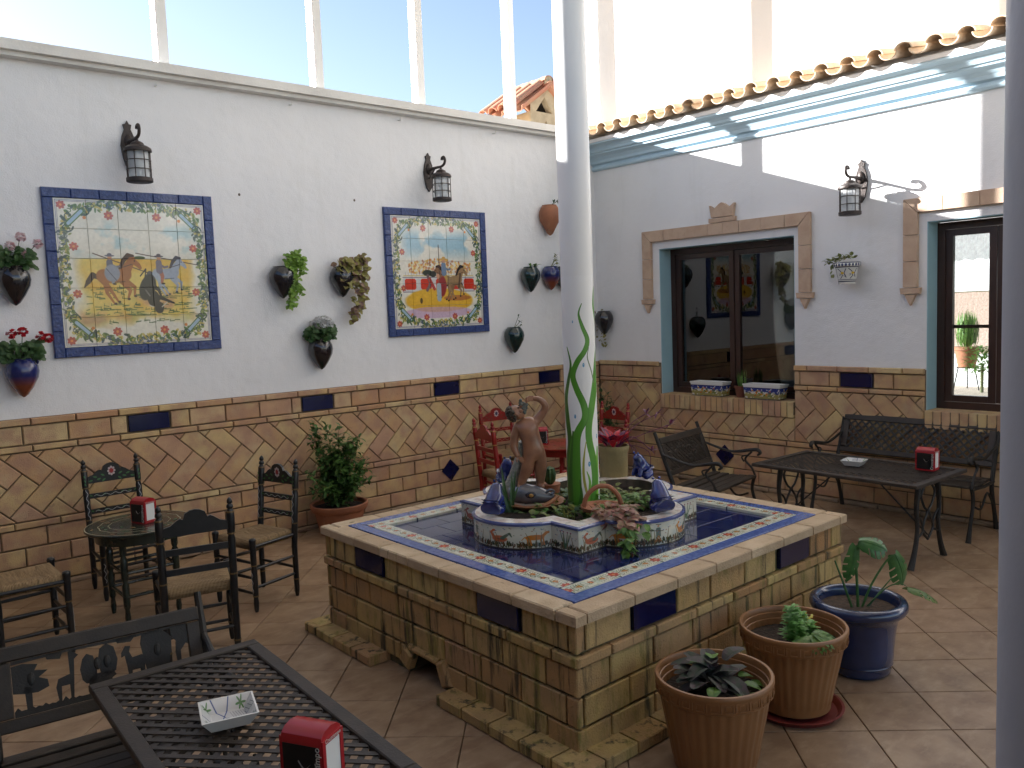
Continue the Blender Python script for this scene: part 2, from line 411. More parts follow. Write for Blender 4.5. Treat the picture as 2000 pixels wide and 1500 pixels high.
def garland(c):
    rg = random.Random(5); g1, g2, g3 = (.30, .42, .22), (.45, .52, .25), (.22, .30, .28)
    def pathpt(t):      # rounded loop just inside the frame, scalloped
        a = 2*PI*t; m = .443+.010*math.cos(8*a)
        e = 5.0; x = math.copysign(abs(math.cos(a))**(2/e), math.cos(a)); y = math.copysign(abs(math.sin(a))**(2/e), math.sin(a))
        return .5+m*x*1.03, .5+m*y*1.03
    TT = np.linspace(0, 1, 1500); PP = np.array([pathpt(t) for t in TT]); CL = np.concatenate([[0], np.cumsum(np.hypot(*np.diff(PP, axis=0).T))]); CL /= CL[-1]
    def even(t): return float(np.interp(t, CL, PP[:, 0])), float(np.interp(t, CL, PP[:, 1]))
    for k in range(720):
        x, y = even(k/720); x += rg.uniform(-.036, .036); y += rg.uniform(-.036, .036)
        c.ell(x, y, rg.uniform(.011, .024), rg.uniform(.006, .011), (g1, g2, g3, (.75, .68, .35))[rg.randrange(4)], .85, rg.uniform(0, 6))
    for k in range(84):
        x, y = even((k+.5)/84); x += rg.uniform(-.015, .015); y += rg.uniform(-.015, .015); swirl(c, x, y, rg.uniform(.016, .028), rg.uniform(0, 6), rg.choice((-1, 1)), rg.choice((g1, g3, (.30, .38, .50))), .006)
    for (sx, sy) in ((-1, -1), (1, -1), (1, 1), (-1, 1)):
        x, y = .5+sx*.375, .5+sy*.375
        c.line([(x-sx*.055, y+sy*.055), (x+sx*.03-sx*.03, y), (x+sx*.055*0+sx*.0, y)], .03, (.45, .58, .72), .0)
        c.line([(x-.05*sx*-1, y-.05*sy), (x-.05*sx, y+.05*sy)], .036, g1); c.line([(x+.042*sx, y-.042*sy), (x-.042*sx, y+.042*sy)], .022, (.62, .72, .80))
        swirl(c, x+.055*sx, y-.065*sy, .042, 0, sx*sy, g3, .011); swirl(c, x-.065*sx, y+.055*sy, .042, 2, -sx*sy, g3, .011)
        flower(c, .5+sx*.455, .5+sy*.455, .032)
        c.ell(x-sx*.06, y-sy*.0, .012, .012, (.80, .50, .25))
    for t in (.34, .66):
        flower(c, t, .105, .034); flower(c, t, .905, .034); flower(c, .085+.02, t-.02, .032); flower(c, .905, t-.02, .032)
    for e, wd in ((.012, .004), (.02, .003)):
        c.line([(e, e), (1-e, e), (1-e, 1-e), (e, 1-e), (e, e)], wd, (.35, .35, .5), .8)
def horse(c, x, y, s, col, dark, flip=1, rear=.0):
    f = lambda a, b: (x+flip*a*s, y+b*s)
    c.line([f(-.16, .02), f(-.22, -.01), f(-.27, .06), f(-.31, .12)], [.04*s, .06*s, .05*s, .01*s], dark)
    for (a, b, m1, m2, d1, d2) in ((-.12, .05, -.04, .17, .02, .28), (-.10, .05, -.09, .18, -.02, .30), (.10, .05, .20, .12, .19, .22), (.08, .06, .15, .16, .12, .25)):
        c.line([f(a, b), f(m1, m2), f(d1, d2)], [.07*s, .034*s, .018*s], col); c.ell(*f(d1+.01, d2), .018*s, .014*s, dark)
    c.ell(*f(0, 0), .17*s, .075*s, col, 1, -.18*flip, .1); c.ell(*f(-.11, .0), .085*s, .08*s, col, 1); c.ell(*f(.10, -.02), .08*s, .085*s, col, 1)
    c.line([f(.10, -.04), f(.16, -.13), f(.19, -.19)], [.13*s, .085*s, .06*s], col)
    c.line([f(.17, -.19), f(.25, -.12), f(.27, -.09)], [.075*s, .05*s, .035*s], col)
    c.line([f(.06, -.09), f(.10, -.17), f(.15, -.225), f(.20, -.22)], [.03*s, .045*s, .05*s, .03*s], dark)
    c.line([f(-.02, .07), f(.1, .06)], .012*s, dark, .6); c.ell(*f(.215, -.165), .008*s, .008*s, (.1, .08, .08))
    c.line([f(.19, -.13), f(.04, -.08)], .008*s, (.25, .18, .15))
def rider(c, x, y, s, coat, legs, hat, flip=1):
    f = lambda a, b: (x+flip*a*s, y+b*s)
    c.line([f(0, 0), f(.03, .09), f(.02, .17)], [.06*s, .045*s, .03*s], legs); c.ell(*f(.035, .18), .025*s, .012*s, (.2, .15, .12))
    c.line([f(0, .02), f(-.005, -.08)], [.08*s, .07*s], coat); c.line([f(0, -.06), f(.06, -.02), f(.1, -.03)], .026*s, coat)
    c.ell(*f(0, -.135), .026*s, .03*s, (.78, .58, .45)); c.ell(*f(0, -.155), .06*s, .012*s, hat); c.ell(*f(0, -.17), .028*s, .018*s, hat)
def mural_a():
    c = Canvas(640, 640, IVO, 3); nz = c.noise(9, 4); X, Y = c.X, c.Y
    c.blend(np.clip((nz-.50)*7, 0, 1)*np.clip((.42-Y)*9, 0, 1)*np.clip((Y-.13)*14, 0, 1)*np.clip((.46-abs(X-.5))*10, 0, 1)*.55, (.50, .70, .76))
    n2 = c.noise(5, 4)
    edge = np.clip((.40-abs(X-.5)+(n2-.5)*.12)*14, 0, 1)*np.clip((Y-.40)*160, 0, 1)*np.clip((.865-Y+(n2-.5)*.16)*14, 0, 1)
    c.blend(edge*.95, (.86, .76, .40)); n3 = c.noise(4, 4)
    c.blend(edge*np.clip((n3-.42)*4, 0, 1)*.8, (.84, .62, .22)); n4 = c.noise(6, 3)
    c.blend(edge*np.clip((n4-.52)*6, 0, 1)*np.clip((Y-.58)*8, 0, 1)*.6, (.62, .68, .42)); c.blend(edge*np.clip((n2-.52)*6, 0, 1)*np.clip((Y-.6)*9, 0, 1)*.55, (.72, .50, .46))
    rg = random.Random(2)
    for k in range(190):
        x = rg.uniform(.14, .88); y = rg.choice((.61, .64, .67, .72, .75, .78, .84))+rg.uniform(-.012, .012)
        if y > .8 and not .25 < x < .75: continue
        c.line([(x, y), (x+rg.uniform(.01, .05), y+rg.uniform(-.006, .006))], .006, (.26, .36, .20), .75)
        if k % 2: c.line([(x, y), (x+.004, y-.014)], .004, (.22, .32, .20), .7)
    c.ell(.52, .392, .045, .012, (.25, .33, .18)); c.line([(.11, .401), (.89, .401)], .003, (.55, .5, .3), .7)
    c.line([(.22, .365), (.62, .515)], .007, (.32, .24, .22)); c.line([(.50, .360), (.93, .44)], .006, (.32, .24, .22))
    horse(c, .70, .505, .52, (.62, .66, .72), (.28, .28, .32)); rider(c, .655, .47, .58, (.45, .42, .48), (.66, .42, .34), (.35, .32, .34))
    horse(c, .35, .52, .64, (.62, .38, .20), (.24, .13, .10)); rider(c, .325, .47, .58, (.40, .40, .46), (.55, .56, .62), (.40, .40, .46))
    c.ell(.335, .50, .055, .065, (.55, .57, .63)); c.line([(.30, .47), (.36, .55)], .006, (.35, .35, .4))
    B_ = (.16, .14, .15)
    c.ell(.565, .60, .055, .10, B_, 1, .35, .1); c.ell(.60, .68, .045, .06, B_, 1, 0, .1); c.ell(.635, .745, .035, .045, B_); c.line([(.60, .74), (.57, .73)], .008, (.75, .72, .65)); c.line([(.655, .74), (.69, .71)], .008, (.75, .72, .65))
    c.line([(.60, .66), (.66, .68), (.74, .715)], [.04, .025, .012], B_); c.line([(.59, .58), (.64, .62), (.655, .67)], [.04, .022, .012], B_); c.line([(.55, .62), (.575, .66)], .01, (.45, .42, .42)); c.line([(.52, .52), (.56, .47), (.545, .58)], .008, B_)
    garland(c); c.a *= (.93+.1*c.noise(60, 2))[..., None]; return c.image('herding_tile_picture')
def mural_b():
    c = Canvas(640, 640, IVO, 9); nz = c.noise(8, 4); X, Y = c.X, c.Y
    c.blend(np.clip((nz-.46)*7, 0, 1)*np.clip((.40-Y)*8, 0, 1)*np.clip((Y-.10)*12, 0, 1)*np.clip((.43-abs(X-.5))*10, 0, 1)*.75, (.48, .68, .78))
    rg = random.Random(4)
    for k in range(330):
        x = rg.uniform(.17, .86); t = abs(x-.5)*.12; y = rg.uniform(.375+t, .505)
        c.ell(x, y, .010, .012, rg.choice(((.85, .68, .30), (.80, .52, .28), (.88, .80, .55), (.70, .50, .40))), .85)
    for x in np.arange(.13, .9, .03): c.line([(x, .50), (x, .53)], .004, (.5, .5, .6), .7)
    c.line([(.11, .53), (.89, .53)], .008, (.78, .70, .45)); c.poly([(.10, .545), (.9, .545), (.9, .675), (.10, .675)], (.80, .80, .80))
    for x in (.10, .27, .44, .60, .76): c.poly([(x+.02, .57), (x+.035, .556), (x+.125, .556), (x+.14, .57), (x+.14, .64), (x+.125, .655), (x+.035, .655), (x+.02, .64)], (.78, .22, .14))
    for y in (.545, .675): c.line([(.10, y), (.90, y)], .006, (.4, .38, .45))
    n2 = c.noise(5, 4); m = np.clip((1-((X-.5)/.40)**2-((Y-.75)/.115)**2+(n2-.5)*.4)*6, 0, 1)
    c.blend(m, (.86, .68, .22)); m2 = np.clip((1-((X-.48)/.38)**2-((Y-.865)/.055)**2+(n2-.5)*.5)*5, 0, 1); c.blend(m2*.7, (.74, .60, .74))
    c.ell(.70, .735, .17, .028, (.62, .34, .22), .7); c.ell(.29, .755, .016, .028, (.35, .28, .16))
    horse(c, .59, .58, .60, (.52, .38, .26), (.20, .12, .10), -1)
    horse(c, .66, .575, .58, (.58, .47, .33), (.16, .12, .12)); c.line([(.74, .52), (.72, .64)], .02, (.24, .17, .14), .7)
    rider(c, .555, .49, .72, (.42, .50, .60), (.72, .58, .30), (.75, .60, .32)); c.line([(.502, .25), (.502, .56)], .008, (.30, .24, .2)); c.ell(.502, .27, .007, .01, (.3, .3, .3))
    c.ell(.53, .63, .05, .10, (.55, .18, .18), 1, .1); c.line([(.49, .62), (.49, .74)], .05, (.62, .68, .70)); c.ell(.485, .535, .02, .025, (.78, .58, .45))
    c.ell(.37, .505, .06, .03, (.18, .22, .18)); c.ell(.43, .515, .04, .03, (.16, .18, .16)); c.line([(.37, .53), (.40, .60), (.36, .66)], .03, (.42, .35, .35)); c.line([(.39, .56), (.44, .65)], .03, (.66, .25, .22))
    garland(c); c.a *= (.93+.1*c.noise(60, 2))[..., None]; return c.image('bullring_tile_picture')
def frieze():
    c = Canvas(2400, 120, (.80, .79, .72), 5); rg = random.Random(8); A_ = c.asp
    n = c.noise(90, 3); c.blend(np.clip((n-.55)*6, 0, 1)*.35, (.62, .70, .74))
    def P(x, y): return (x, y)
    L = 40
    for k in range(2600):
        x = rg.random(); y = rg.uniform(.80, .95); h = rg.uniform(.03, .16)
        c.line([(x, y), (x+rg.uniform(-.0012, .0012), y-h)], .0011, rg.choice(((.20, .24, .12), (.40, .25, .14), (.16, .17, .12))), .9)
    for i in range(24):
        x = (i+.5)/24; k = i % 6; q = lambda dx, dy: (x+dx*.0125, .54+dy*.33)
        if k in (0, 3):     # bird
            col = rg.choice(((.72, .36, .22), (.62, .34, .30), (.76, .50, .24)))
            c.ell(*q(0, .2), 0.0108, .0068, col); c.line([q(-.6, .1), q(-.95, -.5), q(-.6, -.75)], [.0045, .0032, .003], col); c.ell(*q(-.62, -.75), .0026, .0024, col)
            c.line([q(.3, .1), q(1., -.5), q(1.2, -.1)], [.006, .003, .0015], (.32, .38, .30)); c.line([q(-.3, .2), q(.5, .3)], .0008, (.3, .15, .1))
        elif k in (1, 4):   # quadruped
            col = rg.choice(((.74, .46, .18), (.50, .33, .20)))
            c.ell(*q(0, 0), .0120, .0056, col); c.line([q(.7, -.1), q(1.1, -.5)], .0045, col); c.ell(*q(1.15, -.5), .0034, .0026, col)
            for a in (-.7, -.45, .5, .75): c.line([q(a, .1), q(a+.12, .9)], .0019, col)
            c.line([q(-.9, -.1), q(-1.2, .3)], .001, col)
        elif k == 2:        # hunter figure
            c.line([q(0, -.6), q(0, .2)], .0062, (.36, .42, .36)); c.ell(*q(0, -.95), .0016, .0016, (.66, .45, .32)); c.line([q(-.2, -1.15), q(.25, -1.1)], .0012, (.3, .25, .2))
            c.line([q(-1.1, -.55), q(.5, -.3)], .0011, (.28, .2, .16)); c.line([q(0, .2), q(-.3, .9)], .0016, (.6, .42, .25)); c.line([q(0, .2), q(.3, .9)], .0016, (.6, .42, .25))
        else:               # thistle
            for a in (-.6, -.2, .3, .7): c.line([q(0, 1.), q(a*.6, .1), q(a, -.8)], [.0018, .0014, .0006], (.26, .38, .26)); c.ell(*q(a, -.85), .0012, .0016, (.55, .32, .4))
        for _ in range(12): c.ell(x+rg.uniform(-.018, .018), rg.uniform(.16, .55), .0012, .0010, rg.choice(((.35, .42, .55), (.45, .52, .42), (.6, .42, .35))), .7)
        for _ in range(3): a_ = rg.uniform(-.016, .016); c.line([(x+a_, .9), (x+a_+.001, .6), (x+a_+rg.uniform(-.004, .004), .35)], [.0016, .0012, .0005], (.42, .36, .22), .8); 
        c.line([q(-1.3, -1.2), q(-1., -1.35), q(-.7, -1.2)], .0009, (.30, .42, .55), .7)
    c.poly([(0, 0), (1, 0), (1, .10), (0, .10)], (.10, .13, .30)); c.poly([(0, .95), (1, .95), (1, 1), (0, 1)], (.25, .22, .14))
    return c.image('painted_frieze')
def border_strip():
    c = Canvas(512, 160, (.84, .83, .76), 6); rg = random.Random(3)
    n = c.noise(12, 3); c.blend(np.clip((n-.5)*5, 0, 1)*.5, (.66, .74, .70))
    for k in range(60): c.ell(rg.random(), rg.uniform(.12, .88), .018, .008, rg.choice(((.36, .46, .22), (.55, .58, .28), (.28, .38, .24))), .9, rg.uniform(0, 3))
    for x in (.0, 1.): 
        c.line([(x, 0), (x, 1)], .02, (.08, .09, .14)); flower(c, x, .5, .10, (.66, .22, .16)); [c.line([(x+a*.10, .1), (x+a*.10, .9)], .010, (.12, .12, .16)) for a in (-1, 1)]
    for x in (.25, .75): c.line([(x-.12, .5), (x, .3), (x+.12, .5)], .008, (.3, .36, .2)); flower(c, x, .52, .055, (.70, .46, .22)); [c.line([(x-.12+q*.05, .5), (x-.10+q*.05, .25), (x-.07+q*.05, .2)], .007, (.28, .36, .22)) for q in range(5)]; [c.line([(x-.12+q*.05, .5), (x-.09+q*.05, .75), (x-.12+q*.05, .85)], .007, (.30, .30, .24)) for q in range(5)]; c.ell(x-.05, .5, .02, .02, (.70, .42, .2))
    flower(c, .5, .5, .06, (.62, .34, .22)); swirl(c, .42, .5, .05, 0, 1, (.25, .32, .25), .010); swirl(c, .58, .5, .05, 3, 1, (.25, .32, .25), .010); 
    for y in (.04, .96): c.line([(0, y), (1, y)], .008, (.16, .2, .38))
    return c.image('painted_border')
def boxtile():
    c = Canvas(256, 96, (.80, .80, .78), 6); rg = random.Random(3); n = c.noise(14, 3)
    c.blend(np.clip((c.Y-.45+(n-.5)*.5)*6, 0, 1), (.58, .55, .34)); c.blend(np.clip((.5-c.Y+(n-.5)*.6)*6, 0, 1)*.9, (.14, .20, .48))
    c.blend(np.clip((c.noise(18, 2)-.62)*8, 0, 1)*.9, (.83, .83, .82))
    for k in range(22): c.ell(rg.uniform(.2, .8), rg.uniform(.35, .72), .03, .02, rg.choice(((.74, .36, .16), (.80, .55, .2), (.3, .45, .2))), .9)
    c.poly([(0, 0), (1, 0), (1, .12), (0, .12)], (.84, .84, .84)); c.line([(0, .14), (1, .14)], .012, (.08, .1, .3)); c.line([(0, .96), (1, .96)], .015, (.1, .12, .3))
    return c.image('planter_box_paint')
def potpaint():
    c = Canvas(512, 256, (.80, .80, .78), 6); bl = (.08, .10, .26)
    for k in range(6):
        x = (k+.5)/6; c.line([(x-.07, .3), (x-.02, .42), (x, .62), (x-.04, .75)], .012, bl); c.line([(x+.06, .3), (x+.03, .5), (x+.06, .7)], .010, bl); c.ell(x, .5, .028, .03, (.80, .66, .2)); swirl(c, x+.045, .6, .03, 1, 1, bl, .008); swirl(c, x-.05, .55, .028, 2, -1, bl, .008)
    for k in range(24): c.ell((k+.5)/24, .13, .016, .035, bl, .8)
    for y, w in ((.03, .02), (.23, .014), (.80, .012), (.88, .022)): c.line([(0, y), (1, y)], w, bl)
    return c.image('pot_paint')
def ashpaint():
    c = Canvas(256, 256, (.80, .80, .80), 6); bl = (.15, .25, .50)
    for (a, b) in (((.2, 0), (.45, .45)), ((.55, 0), (.4, .5)), ((1, .5), (.5, .55)), ((0, .6), (.5, .5)), ((.5, 1), (.5, .5))): c.line([a, b], .022, bl)
    for t in np.arange(.55, 1, .05): c.line([(t, .25), (t+.05, .5)], .006, (.3, .3, .35)); c.line([(.6, t-.3), (.95, t-.28)], .006, (.3, .3, .35))
    for (x, y) in ((.1, .12), (.78, .1), (.92, .88), (.12, .8)):
        for k in range(6): c.ell(x+math.cos(k)*.05, y+math.sin(k)*.05, .06, .016, (.18, .42, .14), 1, k)
    c.ell(.45, .62, .09, .05, (.78, .52, .48)); c.ell(.62, .75, .05, .03, (.3, .3, .35)); return c.image('ashtray_paint')
def seaweed():
    # u round the column: 0..1 = 360 degrees, centre of the camera side at u=.5; v = height .70..2.05
    c = Canvas(1024, 1024, (.906, .906, .90), 6)
    y_to_z = lambda y: np.interp(y, [560, 985], [ZY0, ZY1])
    def uv(zx, zy):
        px = zx/2.417+1060; py = zy/2.417+380
        xc = np.interp(py, [560, 985], [1127.3, 1138.3]); hw = np.interp(py, [560, 985], [31.8, 31.0])
        t = max(-.99, min(.99, (px-xc)/hw)); return (.5+math.asin(t)/(2*PI), 1-(float(y_to_z(py))-.70)/1.35)
    def ribbon(pts, wd, col, edge=None):
        P = spline([(p[0], p[1], 0) for p in pts], 5); Wd = lerp_list(wd, len(P)); Lh = []; Rh = []
        for i in range(len(P)):
            d = (P[min(i+1, len(P)-1)]-P[max(i-1, 0)]); d = Vector((-d.y, d.x, 0)).normalized()*Wd[i]*.5
            a = uv(P[i].x+d.x, P[i].y+d.y); b = uv(P[i].x-d.x, P[i].y-d.y); Lh.append(a); Rh.append(b)
        c.poly(Lh+Rh[::-1], col)
        if edge: c.line(Rh, .004, edge)
    g, dg, lg, ol = (.31, .55, .17), (.24, .42, .15), (.46, .68, .22), (.62, .62, .24)
    ribbon([(252, 1180), (250, 1300), (247, 1450)], [4, 14, 22], lg)
    ribbon([(240, 420), (236, 520), (246, 600), (250, 700), (245, 800), (240, 900), (225, 1000), (213, 1080), (215, 1150), (235, 1250), (240, 1350), (222, 1450)], [2, 7, 8, 8, 14, 26, 30, 30, 30, 30, 28, 36], g, lg)
    ribbon([(113, 710), (130, 790), (120, 860), (108, 950), (115, 1050), (125, 1150), (118, 1250), (122, 1450)], [2, 9, 13, 15, 19, 20, 20, 16], dg, lg)
    ribbon([(182, 513), (168, 560), (185, 620), (208, 680), (195, 730), (160, 780), (140, 840), (155, 900), (190, 980), (195, 1040), (165, 1100), (150, 1160), (146, 1300), (152, 1460)], [2, 8, 16, 20, 22, 24, 24, 26, 30, 30, 34, 45, 60, 62], g, dg)
    ribbon([(140, 1100), (128, 1300), (130, 1460)], [6, 16, 26], dg); ribbon([(170, 1330), (178, 1400), (170, 1465)], [4, 14, 30], dg)
    ribbon([(215, 715), (208, 760), (225, 820), (237, 880)], [2, 5, 5, 4], (.45, .5, .4)); ribbon([(200, 1150), (188, 1250), (192, 1340), (216, 1440)], [3, 10, 12, 10], ol); ribbon([(203, 1290), (218, 1350), (206, 1460)], [3, 12, 18], lg)
    for (x, y, r) in ((140, 595, 5), (190, 795, 8), (150, 1032, 8), (250, 1132, 9), (215, 1257, 10)):
        a = uv(x, y); c.ell(a[0], a[1], r/2.417*.0036*.95, r/2.417*.0029, (.35, .58, .72)); c.ell(a[0]-.002, a[1]-.002, .003, .003, (.75, .85, .9))
    return c.image('seaweed_paint')
ZY0, ZY1 = 1.99, .715
# ================================================================== setting
root_floor = MB().box((-4.2, -4.6, -.06), (16.4, 12.4, .1)).build('floor', G('grout'))
tag(root_floor, kind='structure'); root_floor['label'] = 'courtyard floor of tan ceramic tiles laid diagonally'
# diagonal tiles (about 36 cm pitch)
PT = .352; tl = []
ca, sa = math.cos(math.radians(45+1.5)), math.sin(math.radians(45+1.5))
ox, oy = -3.502, -5.307
def in_view(x, y):
    v = Vector((x, y, 0)) - mw.translation; z = v.dot(fwd)
    if z < .3: return None
    X = 1000+1620*v.dot(rr)/z; Y = 750-1620*v.dot(uu)/z
    return (X, Y, z) if -160 < X < 2120 and Y < 1680 else None
cells = []
for i in range(-34, 35):
    for j in range(-34, 35):
        x = ox + (i+.5)*PT*ca - (j+.5)*PT*sa; y = oy + (i+.5)*PT*sa + (j+.5)*PT*ca
        if -8.3 < x < -.0 and -8.4 < y < -.0: cells.append((x, y))
vis = sorted([(q[2], c) for c in cells for q in [in_view(*c)] if q])
near = set(c for _, c in vis[:290]); ftile = brick_mesh(PT-.005, PT-.005, .012, .002, G('floor'), 'floor_tile')
stuffmb = MB()
F_FL = T(0, 0, 0)
for c in cells:
    Mt = T(c[0], c[1], -.010) @ Rz(math.radians(46.5)) @ Matrix.Rotation(-PI/2, 4, 'X')
    x0 = c[0]; y0 = c[1]
    if c in near and c[0] < -.3 and c[1] < -.3:
        o = link('floor_tile', ftile, root_floor); o.matrix_world = Mt
    else:
        for p in ftile.polygons: stuffmb.add([ftile.vertices[k].co for k in p.vertices], [tuple(range(len(p.vertices)))], Mt)
st = stuffmb.build('floor_tiles_far', G('floor'), root_floor); st['kind'] = 'stuff'

def wallthing(name, label, cat='wall'): return thing(name, label, cat)
# ---------------- wall A: back-left wall, plane y = 0
WA = wallthing('courtyard_wall', 'long white courtyard wall with the two blue-framed tile pictures and a brick dado below')
MB().box((-6.6, .125, 1.87), (13.3, .25, 3.735)).build('plaster', G('plaster'), WA)
cop = MB().box((-6.6, .06, 3.79), (13.3, .30, .11)).box((-6.6, -.1145, 3.80), (13.3, .048, .07))
cop.build('coping', mat('coping_paint', (.74, .73, .70), .7, (.62, .60, .57), 2.5, .7, bump=.2, bscale=50), WA)
MB().box((-4.1, -.004, .62), (8.3, .008, 1.24)).build('mortar_bed', G('mortar'), WA)
FA = Face(WA, (0, -.008, 0), 0); BK = G('brick')
X0, X1 = -7.0, -.03
tA = [(-5.25, -4.945), (-3.81, -3.51), (-2.39, -2.09), (-.98, -.675)]
course(FA, 1.188, 1.242, X0, X1, .293, -.045, .034, BK)
course(FA, 1.050, 1.188, X0, X1, .293, -.10, .018, BK, holes=[(a-.008, b+.008) for a, b in tA])
course(FA, 1.000, 1.048, X0, X1, .293, -.045, .028, BK)
herring(FA, .505, .998, X0, X1, .018, BK, phase=-.06, zph=.145)
course(FA, .452, .503, X0, X1, .293, -.20, .028, BK)
dia = (-2.245, .296)
for i, (z0, z1) in enumerate(((.315, .450), (.178, .313), (.042, .176))):
    hz = [(dia[0]-.085, dia[0]+.085)] if i < 2 else []
    course(FA, z0, z1, X0, X1, .29, -.06-.145*(i % 2), .018, BK)
course(FA, .0, .040, X0, X1, .36, -.1, .05, mat('skirting_tile', (.34, .24, .16), .7, (.22, .16, .11), 9, .8, bump=.3), name='skirting_tile', jit=.0005)
for a, b in tA: FA.put('glazed_tile', brick_mesh(b-a-.004, .128, .022, .004, G('cobalt'), 'glazed_tile'), (a+b)/2, 1.119)
def diamond(F, x, z, r=.108):
    q = [(0, -r), (r, 0), (0, r), (-r, 0)]; MB().prism(q, -.029, 0).mesh('diamond_tile'); F.put('diamond_tile', MB().prism(q, -.029, 0).mesh('diamond_tile', G('cobalt')), x, z)
diamond(FA, *dia)
# hooks under the coping
HL = ['above the pale pink geranium pot', 'above the left wall lantern', 'above the bright green trailing plant', 'above the bullring tile picture', 'near the terracotta wall pot']
for x in (-5.95, -4.86, -3.75, -2.65, -1.5):
    h = MB().tube([(x, 0, 3.69), (x, -.05, 3.68), (x, -.06, 3.705)], .006, 6); tag(h.build('wall_hook', G('white')), 'small metal hook under the wall coping, '+HL.pop(0), 'hook', 'small hooks under the white coping')
# white posts above wall A
PX_ = [-5.92, -4.77, -3.435, -2.35, -1.178, -.10]
for i, x in enumerate(PX_):
    w = .085
    o = thing('roof_post', ['white roof post on the wall coping beyond the picture on the left', 'white post rising from the coping above the big left tile picture', 'white post above the bare stretch between the two tile pictures',
               'white post on the coping left of the brick turret, over the second tile picture', 'white post on the coping crossing the brick turret', 'white corner post behind the central column'][i], 'post', (x, .07, 3.845), 0)
    MB().box((0, 0, 1.6), (w, .10, 3.2)).build('post_shaft', G('white'), o); MB().box((0, 0, .004), (w+.03, .13, .012)).build('base_plate', G('white'), o)
bm = MB().box((-3.6, .07, 7.10), (7.4, .12, .12)).build('roof_beam', G('white')); tag(bm, 'white beam resting on the posts high above the wall', 'beam')

# ---------------- wall B: right wall, plane x = 0; s = -y
WB = wallthing('house_wall', 'white house wall with blue cornice, two framed windows and a herringbone brick dado')
def wb(mb, s0, s1, z0, z1, x0=0., x1=.25): mb.box(((x0+x1)/2, -(s0+s1)/2, (z0+z1)/2), (x1-x0, s1-s0, z1-z0))
ZO0, ZO1 = .845, 2.465; A0, A1 = .925, 2.525; B0, B1 = 3.725, 5.25
m = MB(); wb(m, -.25, 9, 0, .76); wb(m, -.25, A0, .76, ZO1); wb(m, A1, B0, .76, ZO1); wb(m, B1, 9, .76, ZO1); wb(m, -.25, 9, ZO1, 3.72)
m.build('plaster', G('plaster'), WB)
m = MB(); wb(m, -.25, 9, 3.722, 7.15, .05, .30); m.build('upper_wall', G('plaster'), WB)
rv = mat('pale_blue_reveal', (.36, .56, .64), .75, (.32, .51, .60), 4, .6, bump=.1)
for nm, (s0, s1) in (('a', (A0, A1)), ('b', (B0, B1))):
    m = MB(); wb(m, s0, s0+.006, .90, ZO1-.001, .004, .20); m.build('window_reveal', rv, WB); m = MB(); wb(m, s1-.006, s1, .90, ZO1-.001, .004, .20); m.build('window_reveal', rv, WB)
    m = MB(); wb(m, s0+.007, s1-.007, ZO1-.006, ZO1-.0005, .004, .20); m.build('window_reveal', rv, WB)
FBo = Face(WB, (-.008, 0, 0), -PI/2)
m = MB(); wb(m, .0, A0, 0, 1.24, -.008, -.0005); wb(m, A0+.001, A1-.001, 0, .77, -.008, -.0005); wb(m, A1, B0, 0, 1.24, -.008, -.0005); wb(m, B0+.001, 6.6, 0, .77, -.008, -.0005); m.build('mortar_bed', G('mortar'), WB)
tB = (2.985, 3.278)
for (a, b) in ((.03, A0), (A1, B0)):
    course(FBo, 1.200, 1.256, a, b, .293, A0-.02, .034, BK); course(FBo, 1.066, 1.200, a, b, .293, A0-.1, .018, BK, holes=[(tB[0]-.008, tB[1]+.008)]); course(FBo, 1.018, 1.064, a, b, .293, A0-.02, .028, BK)
FBo.put('glazed_tile', brick_mesh(tB[1]-tB[0]-.004, .124, .022, .004, G('cobalt'), 'glazed_tile'), sum(tB)/2, 1.133)
herring(FBo, .525, 1.016, .03, 5.2, .018, BK, phase=.03, zph=.155, rects=[(.03, A0-.004, .525, 1.016), (A0-.004, A1+.004, .525, .752), (A1+.004, B0-.004, .525, 1.016), (B0-.004, 5.2, .525, .752)])
course(FBo, .472, .523, .03, 5.6, .293, .1, .028, BK)
for i, (z0, z1) in enumerate(((.330, .470), (.188, .328), (.045, .186))): course(FBo, z0, z1, .03, 5.0, .29, .1+.145*(i % 2), .018, BK)
course(FBo, .0, .043, .06, 5.0, .36, .1, .05, MATS['skirting_tile'], name='skirting_tile', jit=.0005)
diamond(FBo, 1.745, .312)
# rowlock sills
for (a, b) in ((A0, A1), (B0, B1)):
    k = int((b-a)/.0665); w = (b-a)/k
    for i in range(k):
        me = brick_mesh(w-.008, .148, .24, .004, BK, 'sill_brick'); FBo.put('sill_brick', me, a+(i+.5)*w, .829, -.205-.0, .002)
    m = MB(); wb(m, a+.002, b-.002, .78, .899, -.035, .20); m.build('sill_bed', G('mortar'), WB)
